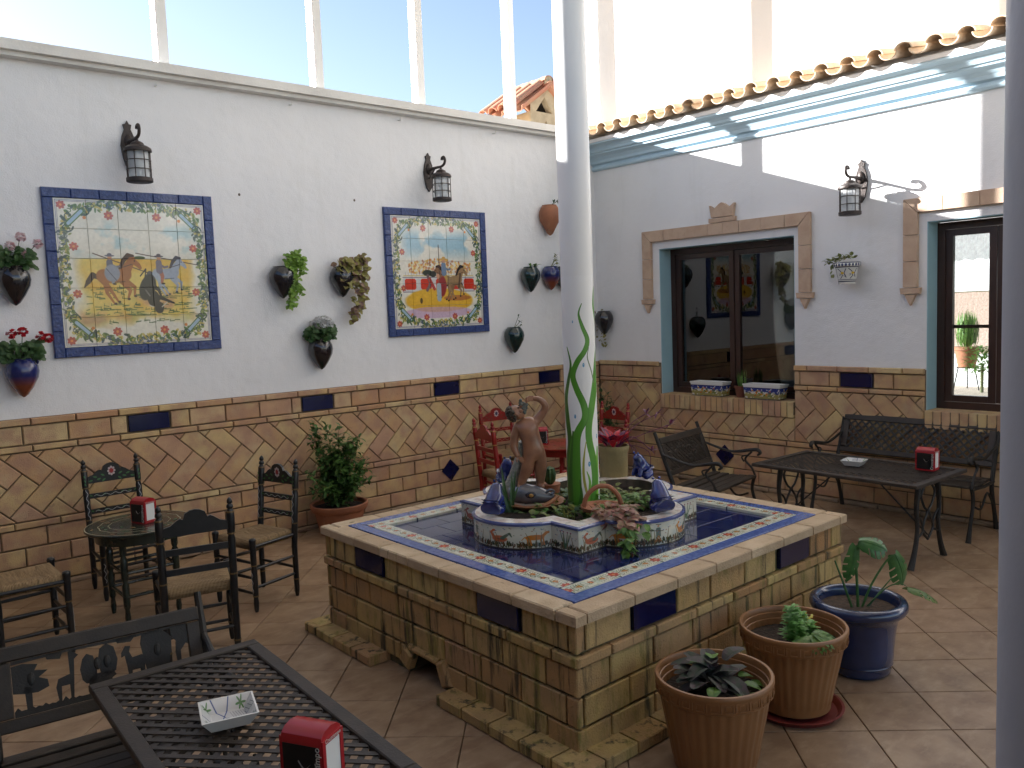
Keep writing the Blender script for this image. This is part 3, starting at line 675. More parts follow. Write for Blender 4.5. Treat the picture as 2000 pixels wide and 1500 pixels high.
# cut-stone surrounds
stone = mat('buff_stone', (.56, .41, .30), .85, (.46, .31, .22), 10, .7, bump=.35, bscale=120, stain=[((.30, .20, .15), (1, 1, 1), 60, .64, .72, .7)])
def surround(s0, s1, ztop, zb, w=.118, right=True):
    th = .035
    def P(poly, nm='surround_stone'):
        cx = sum(p[0] for p in poly)/len(poly); cz = sum(p[1] for p in poly)/len(poly); q = inset([(p[0]-cx, p[1]-cz) for p in (poly if area(poly) > 0 else poly[::-1])], .0022)
        FBo.put(nm, MB().prism(q, -th, .006).mesh(nm, stone), cx, cz, 0, .001)
    def bracket(sc):
        P([(sc-w/2-.02, zb-.055), (sc+w/2+.02, zb-.055), (sc+w/2+.028, zb), (sc-w/2-.028, zb)], 'bracket_stone')
        P([(sc-w/2+.012, zb-.057), (sc, zb-.155), (sc+w/2-.012, zb-.057)], 'bracket_point')
    P([(s0, ztop), (s0+w, ztop-w), (s0+w, ztop-.30), (s0, ztop-.30)]); zz = ztop-.30
    n = 2; hh = (zz-zb)/n
    for i in range(n): P([(s0, zz-i*hh), (s0+w, zz-i*hh), (s0+w, zz-(i+1)*hh), (s0, zz-(i+1)*hh)])
    bracket(s0+w/2)
    if right:
        P([(s1, ztop), (s1-w, ztop-w), (s1-w, ztop-.30), (s1, ztop-.30)])
        for i in range(n): P([(s1, zz-i*hh), (s1-w, zz-i*hh), (s1-w, zz-(i+1)*hh), (s1, zz-(i+1)*hh)])
        bracket(s1-w/2)
    return P
Ps = surround(.722, 2.705, 2.662, 1.93)
cuts = [.722, 1.02, 1.30, 1.585, 1.765, 1.955, 2.20, 2.45, 2.705]
for i in range(8):
    a, b = cuts[i], cuts[i+1]; Ps([(a, 2.662), (b, 2.662), (b-(.118 if i == 7 else 0), 2.544), (a+(.118 if i == 0 else 0), 2.544)])
Ps([(1.60, 2.664), (1.93-.02, 2.664), (1.93-.02, 2.712), (1.60, 2.712)], 'crown_base')
Ps([(1.63, 2.714), (1.885, 2.714), (1.905, 2.845), (1.845, 2.805), (1.79, 2.845), (1.757, 2.860), (1.722, 2.845), (1.668, 2.805), (1.608, 2.845)], 'crown_stone')
P2 = surround(3.545, 5.40, 2.662, 1.93)
c2 = [3.545, 3.86, 4.14, 4.47, 4.8, 5.1, 5.40]
for i in range(6):
    a, b = c2[i], c2[i+1]; P2([(a, 2.662), (b, 2.662), (b-(.118 if i == 5 else 0), 2.544), (a+(.118 if i == 0 else 0), 2.544)])
# windows
glass = bpy.data.materials.new('window_glass'); glass.use_nodes = True; MATS['window_glass'] = glass
gn = glass.node_tree.nodes; gl = glass.node_tree.links; gb = gn['Principled BSDF']
gb.inputs['Roughness'].default_value = .02; gb.inputs['Base Color'].default_value = (1, 1, 1, 1)
tr_ = gn.new('ShaderNodeBsdfTransparent'); tr_.inputs[0].default_value = (.80, .84, .84, 1); gs = gn.new('ShaderNodeBsdfGlossy'); gs.inputs['Roughness'].default_value = .015
fr = gn.new('ShaderNodeFresnel'); fr.inputs[0].default_value = 1.9; mx_ = gn.new('ShaderNodeMixShader')
gl.new(fr.outputs[0], mx_.inputs[0]); gl.new(tr_.outputs[0], mx_.inputs[1]); gl.new(gs.outputs[0], mx_.inputs[2]); gl.new(mx_.outputs[0], gn['Material Output'].inputs[0])
def window(name, label, s0, s1, z0, z1, splits, xg=.215, bars=()):
    t = thing(name, label, 'window', (xg, -(s0+s1)/2, z0))
    h = z1-z0; w = s1-s0; W_ = G('wood')
    def bx(nm, a, b, c, d, x0, x1, m_=W_, par=t):     # a..b along s from the middle, c..d up
        return MB().box(((x0+x1)/2, -(a+b)/2, (c+d)/2), (x1-x0, b-a, d-c)).build(nm, m_, par)
    f = .06; bx('frame', -w/2, w/2, h-f, h, -.03, .04); bx('frame', -w/2, w/2, 0, f, -.03, .04); bx('frame', -w/2, -w/2+f, f, h-f, -.03, .04); bx('frame', w/2-f, w/2, f, h-f, -.03, .04)
    e = [-w/2+f] + [-w/2 + q*w for q in splits] + [w/2-f]
    for i in range(len(e)-1):
        a, b = e[i]+.002, e[i+1]-.002; g = .055; dx = .012*(i % 2)
        sx = bx('sash', a, a+g, f+.003, h-f-.003, -.015+dx, .03)
        for q in ((b-g, b, f+.003, h-f-.003), (a+g+.0005, b-g-.0005, h-f-g, h-f-.003), (a+g+.0005, b-g-.0005, f+.003, f+g)): bx('sash_rail', q[0], q[1], q[2], q[3], -.015+dx, .03, par=sx if False else t)
        bx('pane', a+g-.004, b-g+.004, f+g-.004, h-f-g+.004, .006+dx, .010+dx, glass)
        for zb_ in bars: bx('glazing_bar', a+g+.001, b-g-.001, f+g+zb_, f+g+zb_+.028, .016+dx, .03)
    return t
window('sliding_window', 'dark framed sliding window with glass reflecting the courtyard, above the planter boxes', A0+.008, A1-.008, .902, ZO1-.008, [.5])
window('tall_window', 'dark framed window at the right looking through to a sunny yard', B0+.008, B1-.008, .902, ZO1-.008, [.30, .66], bars=(.56,))
# dark room behind the first window
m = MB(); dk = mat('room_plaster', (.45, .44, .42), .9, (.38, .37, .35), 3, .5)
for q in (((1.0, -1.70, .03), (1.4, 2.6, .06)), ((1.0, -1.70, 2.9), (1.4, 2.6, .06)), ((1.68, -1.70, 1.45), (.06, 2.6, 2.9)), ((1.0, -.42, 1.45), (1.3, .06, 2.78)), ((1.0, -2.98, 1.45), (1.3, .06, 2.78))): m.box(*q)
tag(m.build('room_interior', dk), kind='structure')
tb = thing('dining_table', 'dark wooden table inside the room behind the sliding window', 'table', (1.0, -1.7, .06)); MB().box((0, 0, .72), (.8, 1.2, .04)).build('tabletop', G('wood'), tb)
for q in ((-.35, -.55), (.35, -.55), (-.35, .55), (.35, .55)): MB().box((q[0], q[1], .345), (.05, .05, .69)).build('leg', G('wood'), tb)
# lace valance behind second window
lace = mat('lace_curtain', (.62, .62, .64), .9, (.35, .35, .38), 30, .8)
ln = lace.node_tree.nodes; ll = lace.node_tree.links; t2 = ln.new('ShaderNodeBsdfTransparent'); m2 = ln.new('ShaderNodeMixShader'); m2.inputs[0].default_value = .62
ll.new(t2.outputs[0], m2.inputs[1]); ll.new(ln['Principled BSDF'].outputs[0], m2.inputs[2]); ll.new(m2.outputs[0], ln['Material Output'].inputs[0])
cm = MB(); P = [(.29+.012*math.sin(i*.9), -3.78-i*.012) for i in range(112)]; v = []; f_ = []
for i, (x, y) in enumerate(P): v += [(x, y, 2.40), (x, y, 2.14+.008*math.sin(i*.7))]
for i in range(111): f_.append((2*i, 2*i+1, 2*i+3, 2*i+2))
tag(cm.add(v, f_).build('lace_valance', lace, smooth=True), 'short sheer lace valance hanging behind the right window', 'curtain')
# cornice, pale blue mouldings running the length of the wall
cb = mat('pale_blue_moulding', (.47, .62, .71), .7, (.42, .57, .67), 5, .6, bump=.1)
cor = [(.0, 3.415), (-.030, 3.420), (-.038, 3.437), (-.030, 3.455), (-.018, 3.460), (-.018, 3.475), (-.050, 3.490), (-.055, 3.52), (-.075, 3.55), (-.110, 3.572), (-.118, 3.578), (-.118, 3.592), (-.135, 3.60), (-.142, 3.625), (-.160, 3.65), (-.195, 3.668), (-.205, 3.672), (-.205, 3.690), (.0, 3.690)]
v = []; f_ = []
for y in (-.001, -9.0): v += [(x, y, z) for x, z in cor]
n = len(cor); f_ = [(i, i+n, i+1+n, i+1) for i in range(n-1)] + [tuple(range(n))]
o = MB().add(v, f_).build('cornice', cb, WB)
MB().box((-.105, -4.5, 3.712), (.21, 8.99, .040)).build('eave_board', G('plaster'), WB)
# barrel roof tiles along the eave
clay = mat('roof_clay', (.68, .53, .38), .85, (.60, .44, .30), 8, .7, bump=.4, bscale=70, objvar=[(.68, .54, .39), (.74, .61, .46), (.62, .47, .33), (.70, .57, .43)],
           stain=[((.68, .55, .40), (1, 1, 1), 12, .55, .72, .6)])
def barrel(r, L, th, up=True, taper=.85):
    mb = MB(); n = 10; v = []; f = []
    for e, (yy, k) in enumerate(((0, 1.), (L, taper))):
        for j in range(n+1):
            a = PI*j/n; c_, s_ = math.cos(a), math.sin(a)*(1 if up else -1)
            v += [(r*k*c_, yy, r*k*s_*.8), ((r*k-th)*c_, yy, (r*k-th)*s_*.8)]
    w = 2*(n+1)
    for j in range(n):
        a = 2*j
        f += [(a, a+2, a+2+w, a+w), (a+1, a+1+w, a+3+w, a+3), (a, a+1, a+3, a+2), (a+w, a+2+w, a+3+w, a+1+w)]
    f += [(0, w, w+1, 1), (2*n, 2*n+1, 2*n+1+w, 2*n+w)]
    return mb.add(v, f)
cap = barrel(.072, .42, .010, True).mesh('roof_tile', clay, True, 50); chan = barrel(.074, .42, .010, False).mesh('roof_tile', clay, True, 50)
pitch = .232; tilt = math.radians(12)
for i in range(0, 38):
    s = .06+i*pitch
    if s > 8.8: break
    for me, ds, dz, dx in ((chan, 0, .008, 0), (cap, pitch/2, .012, .012)):
        o = link('roof_tile', me, WB, (-.305+dx+U(-.006, .006), -(s+ds), 3.796+dz+U(-.003, .003)))
        o.rotation_euler = (tilt, 0, -PI/2 + U(-.02, .02))
# ---------------- the brick turret beyond wall A
TUR = thing('roof_turret', 'small tiled brick turret with triangular openings seen beyond the wall', 'turret', (1.9, 3.3, 0), math.radians(0))
# ================================================================== fountain table
FX0, FX1, FY0, FY1, FZ = -4.862, -2.662, -4.405, -2.270, .640
FCX, FCY = (FX0+FX1)/2, (FY0+FY1)/2
FT = thing('fountain', 'big square brick fountain table with a cobalt tiled top, in the middle of the courtyard', 'fountain', (FCX, FCY, 0))
def put_f(name, me, x, y, z, rz=0, par=None):      # world position -> child of the fountain
    return link(name, me, par or FT, (x-FCX, y-FCY, z), (0, 0, rz))
BF = G('brickf'); MF = G('mortarf')
ins = .030
core = MB(); core.box((0, 0, .30), (2.2-2*ins-.02, 2.135-2*ins-.02, .595)); 
hx0, hx1 = .02, .30   # drain opening on the left face (along v from the back corner)
core = MB(); W2, H2 = (FX1-FX0)/2-ins-.012, (FY1-FY0)/2-ins-.012
# core as slabs leaving a drain hole in the left side
yh0, yh1 = -3.40-FCY, -3.12-FCY
core.box((0, 0, .365), (2*W2, 2*H2, .46)); core.box((.15, 0, .0675), (2*W2-.30, 2*H2, .134))
core.box((-W2+.15, (-H2+yh0)/2, .0675), (.299, yh0+H2, .134)); core.box((-W2+.15, (yh1+H2)/2, .0675), (.299, H2-yh1, .134))
core.build('mortar_core', MF, FT)
faces = [(-(FX1-FX0)/2+ins, -(FY1-FY0)/2+ins, 0, FX1-FX0-2*ins), ((FX1-FX0)/2-ins, -(FY1-FY0)/2+ins, PI/2, FY1-FY0-2*ins),
         ((FX1-FX0)/2-ins, (FY1-FY0)/2-ins, PI, FX1-FX0-2*ins), (-(FX1-FX0)/2+ins, (FY1-FY0)/2-ins, -PI/2, FY1-FY0-2*ins)]
for k, (x, y, a, L) in enumerate(faces):
    F = Face(FT, (x, y, 0), a); F.M = T(x, y, 0) @ Rz(a) @ T(0, .012, 0)
    tl_ = [(.345, .635), (1.50, 1.79)] if k % 2 == 0 else [(.34, .63), (1.44, 1.73)]
    e = .012
    course(F, .465, .592, -e+.0, L+e, .283, .05, .020, BF, holes=[(a_-.008, b_+.008) for a_, b_ in tl_])
    course(F, .410, .463, -.022, L+.022, .292, -.10, .034, BF)
    for i, (z0, z1) in enumerate(((.282, .408), (.150, .280), (.045, .148))):
        hz = []
        if k == 3 and i == 2: hz = [(.86, 1.10)]
        course(F, z0, z1, -e, L+e, .283, .12*(i % 2)-.09, .020, BF, holes=hz)
    for a_, b_ in tl_: F.put('glazed_tile', brick_mesh(b_-a_-.004, .118, .024, .004, G('cobalt'), 'glazed_tile'), (a_+b_)/2, .529)
    # plinth of bricks laid flat, broken away round the drain
    hz = [(.66, 1.20)] if k == 3 else []
    course(F, .0, .062, -.12, L+.12, .20, .03, .135, MATS['weathered_fountain_brick'], name='plinth_brick', holes=hz)
# broken bits round the drain hole
F = Face(FT, (faces[3][0], faces[3][1], 0), -PI/2)
for (s, z, w, h, r) in ((.83, .09, .09, .10, .5), (1.16, .10, .08, .13, -.4), (.99, .150, .26, .035, .03)):
    o = F.put('broken_brick', brick_mesh(w, h, .05, .012, BF, 'broken_brick'), s, z, -.02, 0); o.rotation_euler[1] = r
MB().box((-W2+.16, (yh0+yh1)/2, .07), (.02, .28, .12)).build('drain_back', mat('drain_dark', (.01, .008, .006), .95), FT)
# coping bricks, flat
m_ = BF
def flat(name, x0, x1, y0, y1, z, th, m, par=None, jit=.001, bev=.004):
    me = brick_mesh(round(x1-x0, 3), round(y1-y0, 3), th, bev, m, name)     # front face becomes the top
    o = link(name, me, par or FT); o.rotation_euler = (-PI/2+U(-jit, jit)*2, U(-jit, jit)*2, U(-jit, jit)*3); o.location = ((x0+x1)/2-FCX, (y0+y1)/2-FCY, z-th + U(-jit, jit)); return o
CW = .122
k = 7
for side in (0, 1):
    n = 8; xs = [FX0] + [FX0+.055+.293*i+.0 for i in range(0, 8)] + [FX1]
    xs = sorted(set([FX0, FX0+.07] + [FX0+.07+.293*i for i in range(1, 8)])); xs = [x for x in xs if x < FX1-.06] + [FX1]
    y0, y1 = (FY0, FY0+CW) if side == 0 else (FY1-CW, FY1)
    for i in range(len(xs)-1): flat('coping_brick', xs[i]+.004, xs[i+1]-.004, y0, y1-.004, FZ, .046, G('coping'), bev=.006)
    ys = [FY0+CW]; 
    while ys[-1] < FY1-CW-.16: ys.append(ys[-1]+.270)
    ys[-1] = FY1-CW
    x0, x1 = (FX0, FX0+CW) if side == 0 else (FX1-CW, FX1)
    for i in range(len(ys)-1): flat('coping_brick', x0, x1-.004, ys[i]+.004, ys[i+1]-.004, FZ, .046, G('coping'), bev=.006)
MB().box((0, 0, .605), (2.14, 2.07, .012)).build('mortar_bed', MF, FT)
# blue border, painted border, cobalt field
bluemat = mat('blue_border_glaze', (.045, .085, .30), .22, (.10, .16, .40), 60, .8, coat=.3, bump=.05)
bimg = border_strip(); pbm = mat('painted_border_glaze', (1, 1, 1), .18, image=bimg, coat=.3)
def ring_tiles(name, a0, a1, z, th, m, L):
    X0_, X1_, Y0_, Y1_ = FX0+a0, FX1-a0, FY0+a0, FY1-a0; w = a1-a0
    nx = round((X1_-X0_)/L); lx = (X1_-X0_)/nx; ny = round((Y1_-Y0_-2*w)/L); ly = (Y1_-Y0_-2*w)/ny
    for i in range(nx):
        for (y0, y1, fl) in ((Y0_, Y0_+w, 0), (Y1_-w, Y1_, 1)):
            o = flat(name, X0_+i*lx+.001, X0_+(i+1)*lx-.001, y0+.001, y1-.001, z, th, m, jit=.0003, bev=.0015)
    for i in range(ny):
        for (x0, x1) in ((X0_, X0_+w), (X1_-w, X1_)):
            me = brick_mesh(round(ly-.002, 3), round(w-.002, 3), th, .0015, m, name); o = link(name, me, FT)
            o.matrix_local = T((x0+x1)/2-FCX, Y0_+w+(i+.5)*ly-FCY, z-th) @ Rz(PI/2) @ Matrix.Rotation(-PI/2, 4, 'X')
ring_tiles('blue_border_tile', CW+.002, CW+.075, FZ+.001, .02, bluemat, .21)
ring_tiles('painted_border_tile', CW+.077, CW+.175, FZ+.001, .02, pbm, .30)
fx0, fx1, fy0, fy1 = FX0+CW+.178, FX1-CW-.178, FY0+CW+.178, FY1-CW-.178
fieldm = mat('cobalt_field_glaze', (.007, .011, .070), .07, (.010, .016, .09), 3, .8, bump=.04, bscale=9, coat=.25)
nx, ny = 8, 8; lx, ly = (fx1-fx0)/nx, (fy1-fy0)/ny
gr = mat('pale_blue_grout', (.16, .20, .34), .6); MB().box((0, 0, .611), (fx1-fx0, fy1-fy0, .020)).build('grout_bed', gr, FT)
for j in range(ny):
    for i in range(-1, nx):
        a = max(fx0, fx0+i*lx+(.5*lx if j % 2 else 0)); b = min(fx1, fx0+(i+1)*lx+(.5*lx if j % 2 else 0))
        if b-a < .05: continue
        flat('field_tile', a+.0016, b-.0016, fy0+j*ly+.0016, fy0+(j+1)*ly-.0016, .6265, .008, fieldm, jit=.0002, bev=.001)

# ------------------------------------------------------------------ lobed planter on top
PC = Vector((-3.735, -3.310, 0)); PH = .485
def planter_outline(h, r, inset_=.0):
    pts = []; hh = h-inset_; c0 = .395; R = r-inset_
    w = math.sqrt(max(R*R-(hh-c0)**2, .0001)) if R > hh-c0 else .01
    for k in range(4):
        a = k*PI/2; c_, s_ = math.cos(a), math.sin(a); loc = []
        loc.append((hh, -hh)); t0 = math.atan2(-w, hh-c0); t1 = -t0
        loc += [(c0+R*math.cos(t0+(t1-t0)*i/16), R*math.sin(t0+(t1-t0)*i/16)) for i in range(17)]
        pts += [(x*c_-y*s_, x*s_+y*c_) for x, y in loc]
    return pts
PL = thing('lobed_planter', 'lobed planter ring of painted white tiles standing on the blue tiled fountain top', 'planter', (PC.x, PC.y, .627))
out = planter_outline(PH, .300); inn = planter_outline(PH, .300, .095); n = len(out)
H_ = .135
# outer frieze panels, one per side or lobe
fim = frieze(); fm = mat('painted_frieze_glaze', (1, 1, 1), .2, image=fim, coat=.3)
segs = []; idx = 0; per = [0]
for i in range(n): per.append(per[-1]+(Vector(out[(i+1) % n])-Vector(out[i])).length)
Ltot = per[-1]
def panel(i0, i1):
    mb = MB(); v = []; f = []; uv = []
    ids = list(range(i0, i1+1))
    for i in ids: p = out[i % n]; v += [(p[0], p[1], .0), (p[0], p[1], H_)]
    for k in range(len(ids)-1):
        f.append((2*k, 2*k+2, 2*k+3, 2*k+1)); u0_, u1_ = per[ids[k]]/Ltot, per[ids[k+1]]/Ltot; uv.append(((u0_, 0), (u1_, 0), (u1_, 1), (u0_, 1)))
    mb.add(v, f, None, uv); return mb.build('frieze_tile', fm, PL, smooth=(i1-i0 > 2), angle=60)
for k in range(4):
    b = k*18; panel(b, b+1); panel(b+1, b+6); panel(b+6, b+12); panel(b+12, b+17); panel(b+17, b+18)
# rim, inner wall
rimg = border_strip(); rm = mat('painted_rim_glaze', (.80, .80, .76), .2, (.62, .42, .34), 22, .75, coat=.3, stain=[((.28, .36, .25), (1, 1, 1), 30, .56, .66, .8), ((.25, .3, .5), (1, 1, 1), 26, .6, .68, .6)])
def ringmb(A_, B_, za, zb):
    v = [(p[0], p[1], za) for p in A_]+[(p[0], p[1], zb) for p in B_]; return MB().add(v, [(i, (i+1) % n, (i+1) % n+n, i+n) for i in range(n)])
o1 = planter_outline(PH+.006, .306); o2 = planter_outline(PH-.010, .290)
edge = mat('blue_edge_line', (.06, .08, .22), .2, coat=.3)
e = ringmb(o1, o1, H_-.012, H_+.0); k_ = ringmb(o1, o2, H_, H_+.004); k0 = ringmb(out, o1, H_-.012, H_-.012)
for q in (k_, k0): e.add(q.v, q.f)
e.build('rim_edge', edge, PL)
r_ = ringmb(o2, inn, H_+.004, H_+.004); r_.build('rim_tiles', rm, PL)
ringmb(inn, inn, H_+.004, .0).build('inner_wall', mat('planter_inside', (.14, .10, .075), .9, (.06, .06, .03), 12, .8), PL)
soil = MB(); hs = inn; v = [(0, 0, .095)]+[(p[0], p[1], .082) for p in hs]; soil.add(v, [(0, i+1, (i+1) % n+1) for i in range(n)])
s_ = soil.build('planting_soil', G('soil'), PL)

# ------------------------------------------------------------------ column
CP = (-3.685, -3.313); CRAD = .0935
sw = seaweed()
cmat = mat('painted_column', (.8, .8, .79), .38, image=sw, bump=.06, bscale=20)
colm = mat('white_column_paint', (.80, .80, .79), .38, (.76, .76, .75), 5, .5, bump=.06, bscale=20)
CT = thing('column', 'tall white column with painted green seaweed rising from the planter', 'column', (CP[0], CP[1], .70))
ang0 = math.atan2(-6.703-CP[1], -7.119-CP[0])   # direction from the column to the camera side
def colseg(z0, z1, m, uv=False, steps=2):
    mb = MB(); N = 48; v = []; f = []; uvs = []
    for k in range(steps+1):
        z = z0+(z1-z0)*k/steps
        for j in range(N): a = ang0+2*PI*(j/N-.5); v.append((CRAD*math.cos(a), CRAD*math.sin(a), z))
    for k in range(steps):
        for j in range(N):
            f.append((k*N+j, k*N+(j+1) % N, (k+1)*N+(j+1) % N, (k+1)*N+j))
            u0_, u1_ = j/N, (j+1)/N; uvs.append(((u0_, k/steps), (u1_, k/steps), (u1_, (k+1)/steps), (u0_, (k+1)/steps)))
    return mb.add(v, f, None, uvs if uv else None)
colseg(0, 1.35, cmat, True).build('painted_shaft', cmat, CT, smooth=True)
colseg(1.35, 6.35, colm).build('upper_shaft', colm, CT, smooth=True)

# ------------------------------------------------------------------ frogs
FG = thing('frog_figurine', 'blue glazed frog on the near left rim of the planter, facing in', 'frog figurine', (0, 0, 0), 0, 'blue glazed frogs sitting on the planter rim')
fb = bpy.data.meshes.new('frog')
bm_ = MB()
bg_ = mat('frog_glaze', (.018, .035, .20), .13, (.012, .016, .07), 16, .8, coat=.7, bump=.15, bscale=40)
def blob(parts, res=16):      # one smooth skin over a set of balls
    pass
def skinned(name, joints, edges, m, parent, sub=2, root=0, loc=None, rot=None):
    me = bpy.data.meshes.new(name); me.from_pydata([j[:3] for j in joints], edges, [])
    o = bpy.data.objects.new(name, me); COL.objects.link(o); o.parent = parent
    if loc: o.location = loc
    if rot: o.rotation_euler = rot
    md = o.modifiers.new('skin', 'SKIN'); md.use_smooth_shade = True
    if not me.skin_vertices: pass
    sv = me.skin_vertices[0].data
    for i, j in enumerate(joints):
        r = j[3]; sv[i].radius = (r, r) if not isinstance(r, tuple) else r; sv[i].use_root = (i == root)
    s = o.modifiers.new('sub', 'SUBSURF'); s.levels = sub; s.render_levels = sub
    dg = bpy.context.evaluated_depsgraph_get(); ev = o.evaluated_get(dg); nm = bpy.data.meshes.new_from_object(ev)
    o.modifiers.clear(); o.data = nm; nm.name = name; nm.materials.clear(); nm.materials.append(m)
    nm.polygons.foreach_set('use_smooth', [True]*len(nm.polygons)); return o
# sits looking along -Y (local): haunches, raised chest, blunt head
J = [(0, .024, .050, .050), (0, .004, .090, .046), (0, -.016, .125, .038), (0, -.030, .152, .032), (0, -.052, .160, .022),
     (.040, .020, .040, .030), (.050, -.020, .030, .020), (-.040, .020, .040, .030), (-.050, -.020, .030, .020),
     (.028, -.024, .080, .018), (.030, -.046, .030, .013), (-.028, -.024, .080, .018), (-.030, -.046, .030, .013)]
E_ = [(0, 1), (1, 2), (2, 3), (3, 4), (0, 5), (5, 6), (0, 7), (7, 8), (1, 9), (9, 10), (1, 11), (11, 12)]
skinned('body', J, E_, bg_, FG)
for sx in (-1, 1): MB().ball((sx*.018, -.040, .180), 0.0075, 8).build('eye', bg_, FG, smooth=True)
zr = .627+H_+.003
FG.location = (-4.335, -3.275, zr); FG.rotation_euler = (0, 0, math.radians(110)); FG.scale = (1.06, 1.06, 1.02)
dup(FG, (-3.715, -3.915, zr), math.radians(160), 'blue glazed frog on the near right rim, nearest the trailing pink plant')
dup(FG, (-3.145, -3.300, zr), math.radians(-100), 'blue glazed frog on the far right rim, behind the yellowish clay pot')
dup(FG, (-3.775, -2.720, zr), math.radians(-25), 'blue glazed frog on the far left rim, partly behind the statue')

# ------------------------------------------------------------------ statue: boy on a fish
ST = thing('fountain_statue', 'painted ceramic statue of a curly haired boy standing on a fish and lifting grapes', 'statue', (-3.915, -3.095, .735), math.radians(-40.65)); ST.scale = (1.12, 1.12, 1.09)
skin = mat('ceramic_skin', (.34, .16, .09), .3, (.18, .085, .05), 12, .8, coat=.2, bump=.05)
# local frame: +X to the right of the picture, -Y towards the camera
k = .96
def S(L): return [(a*k, b*k, c*k, d*k) for a, b, c, d in L]
J = S([(.030, 0, .305, .052), (.020, 0, .350, .046), (.000, 0, .405, .056), (-.012, 0, .450, .050), (-.030, -.004, .480, .024),   # 0-4 pelvis..neck
     (-.012, -.012, .245, .036), (.000, -.02, .262, .038),    # filler
     ])
FAT = 1.17
J = S([(a_, b_, c_, d_*FAT) for a_, b_, c_, d_ in [(.035, 0, .300, .050), (.022, 0, .352, .046), (.002, 0, .405, .056), (-.014, 0, .448, .046), (-.032, -.002, .478, .025),
     (.008, -.004, .262, .040), (-.002, -.012, .205, .036), (-.028, -.008, .158, .026), (-.046, .0, .110, .0200), (-.052, -.004, .090, .017), (-.058, -.034, .084, .013),
     (.056, .004, .258, .041), (.062, .004, .200, .037), (.062, .006, .155, .028), (.060, .010, .112, .0210), (.058, .006, .092, .018), (.076, -.024, .086, .014),
     (-.054, -.002, .430, .026), (-.074, -.006, .372, .022), (-.080, -.010, .325, .019), (-.066, -.018, .285, .016), (-.052, -.026, .262, .014),
     (.046, .000, .458, .026), (.084, .000, .502, .022), (.108, -.004, .542, .020), (.086, -.010, .576, .017), (.054, -.012, .592, .014), (.030, -.014, .588, .0125)]])
E_ = [(0, 1), (1, 2), (2, 3), (3, 4), (0, 5), (5, 6), (6, 7), (7, 8), (8, 9), (9, 10), (0, 11), (11, 12), (12, 13), (13, 14), (14, 15), (15, 16),
      (3, 17), (17, 18), (18, 19), (19, 20), (20, 21), (3, 22), (22, 23), (23, 24), (24, 25), (25, 26), (26, 27)]
skinned('body', J, E_, skin, ST)
hd = thing('head_pivot', None, None) if False else None
# head tilted back, looking up at the grapes
HC = Vector((-.056, -.004, .512))*k
hm = MB(); hm.ball((0, 0, 0), (.040, .042, .048), 16); Mh = T(*HC) @ Matrix.Rotation(math.radians(52), 4, 'Y') @ Rz(math.radians(25)) @ Matrix.Rotation(0, 4, 'X')
v2 = []
for (x, y, z) in hm.v:      # jaw narrower, face on +X side
    if z < 0: x *= 1-.25*(-z/.048); y *= 1-.32*(-z/.048)
    v2.append((x, y, z))
Mh = T(*HC) @ Matrix.Rotation(math.radians(-62), 4, 'Y') @ Rz(math.radians(-18))
hm.v = [tuple(Mh @ Vector(p)) for p in v2]; hm.build('head', skin, ST, smooth=True)
fc = MB(); fc.ball((.042, 0, -.006), (.011, .008, .010), 8, Mh); fc.ball((.036, 0, -.026), (.008, .013, .005), 8, Mh)
for s in (-1, 1): fc.ball((.008, s*.042, -.004), (.010, .006, .013), 8, Mh); fc.ball((.030, s*.020, -.014), (.012, .012, .011), 8, Mh)
fc.build('face', skin, ST, smooth=True)
ey = MB(); [ey.ball((.0375, s*.015, .006), (.005, .0065, .004), 8, Mh) for s in (-1, 1)]; ey.build('eyes', mat('dark_eye', (.02, .015, .012), .2), ST, smooth=True)
hairm = mat('ceramic_hair', (.045, .035, .026), .4, (.10, .08, .055), 60, .7, bump=.5, bscale=70); hr = MB(); rg = random.Random(3)
for i in range(70):
    a = rg.uniform(0, 2*PI); ph = rg.uniform(0, 1.75); d = Vector((math.sin(ph)*math.cos(a), math.sin(ph)*math.sin(a), math.cos(ph)))
    if d.x > .45 and d.z < .75: continue
    hr.ball((d.x*.041-.004, d.y*.043, d.z*.049), rg.uniform(.009, .013), 6, Mh)
hr.build('hair', hairm, ST, smooth=True)
# grapes and the fingers that hold them
gm = mat('ceramic_grapes', (.13, .15, .13), .25, (.20, .20, .17), 40, .8, coat=.4); gp = MB()
for i in range(46):
    z = rg.uniform(0, 1); r = .026*(1-z*.75); a = rg.uniform(0, 6.28); gp.ball((-.012+r*math.cos(a)-.008*z, -.014+r*math.sin(a), .588-.085*z), .0085, 6)
gp.v = [(a*k, b*k, c*k) for a, b, c in gp.v]; gp.build('grapes', gm, ST, smooth=True)
hand = MB()
for i, (dx, dz) in enumerate(((0, .010), (.0, .003), (.0, -.004), (.002, -.011))):
    hand.tube([(.036*k, (-.014-.003*i)*k, (.592+dz)*k), (.016*k, (-.026-.002*i)*k, (.594+dz)*k), (.002*k, (-.040)*k, (.588+dz)*k), (-.004*k, -.036*k, (.580+dz)*k)], [.0052, .0048, .0042, .0032], 6)
hand.tube([(.036*k, -.004*k, .586*k), (.020*k, .008*k, .578*k), (.004*k, .010*k, .572*k)], [.0055, .005, .0035], 6)
for i in range(4): hand.tube([((-.052+.005*i)*k, -.026*k, .264*k), ((-.046+.007*i)*k, -.034*k, .246*k), ((-.040+.007*i)*k, -.036*k, (.232+.003*abs(i-1))*k)], [.0052, .0045, .0032], 6)
hand.tube([(-.058*k, -.028*k, .266*k), (-.066*k, -.036*k, .250*k), (-.062*k, -.040*k, .240*k)], [.005, .0045, .0032], 6)
hand.build('fingers', skin, ST, smooth=True)
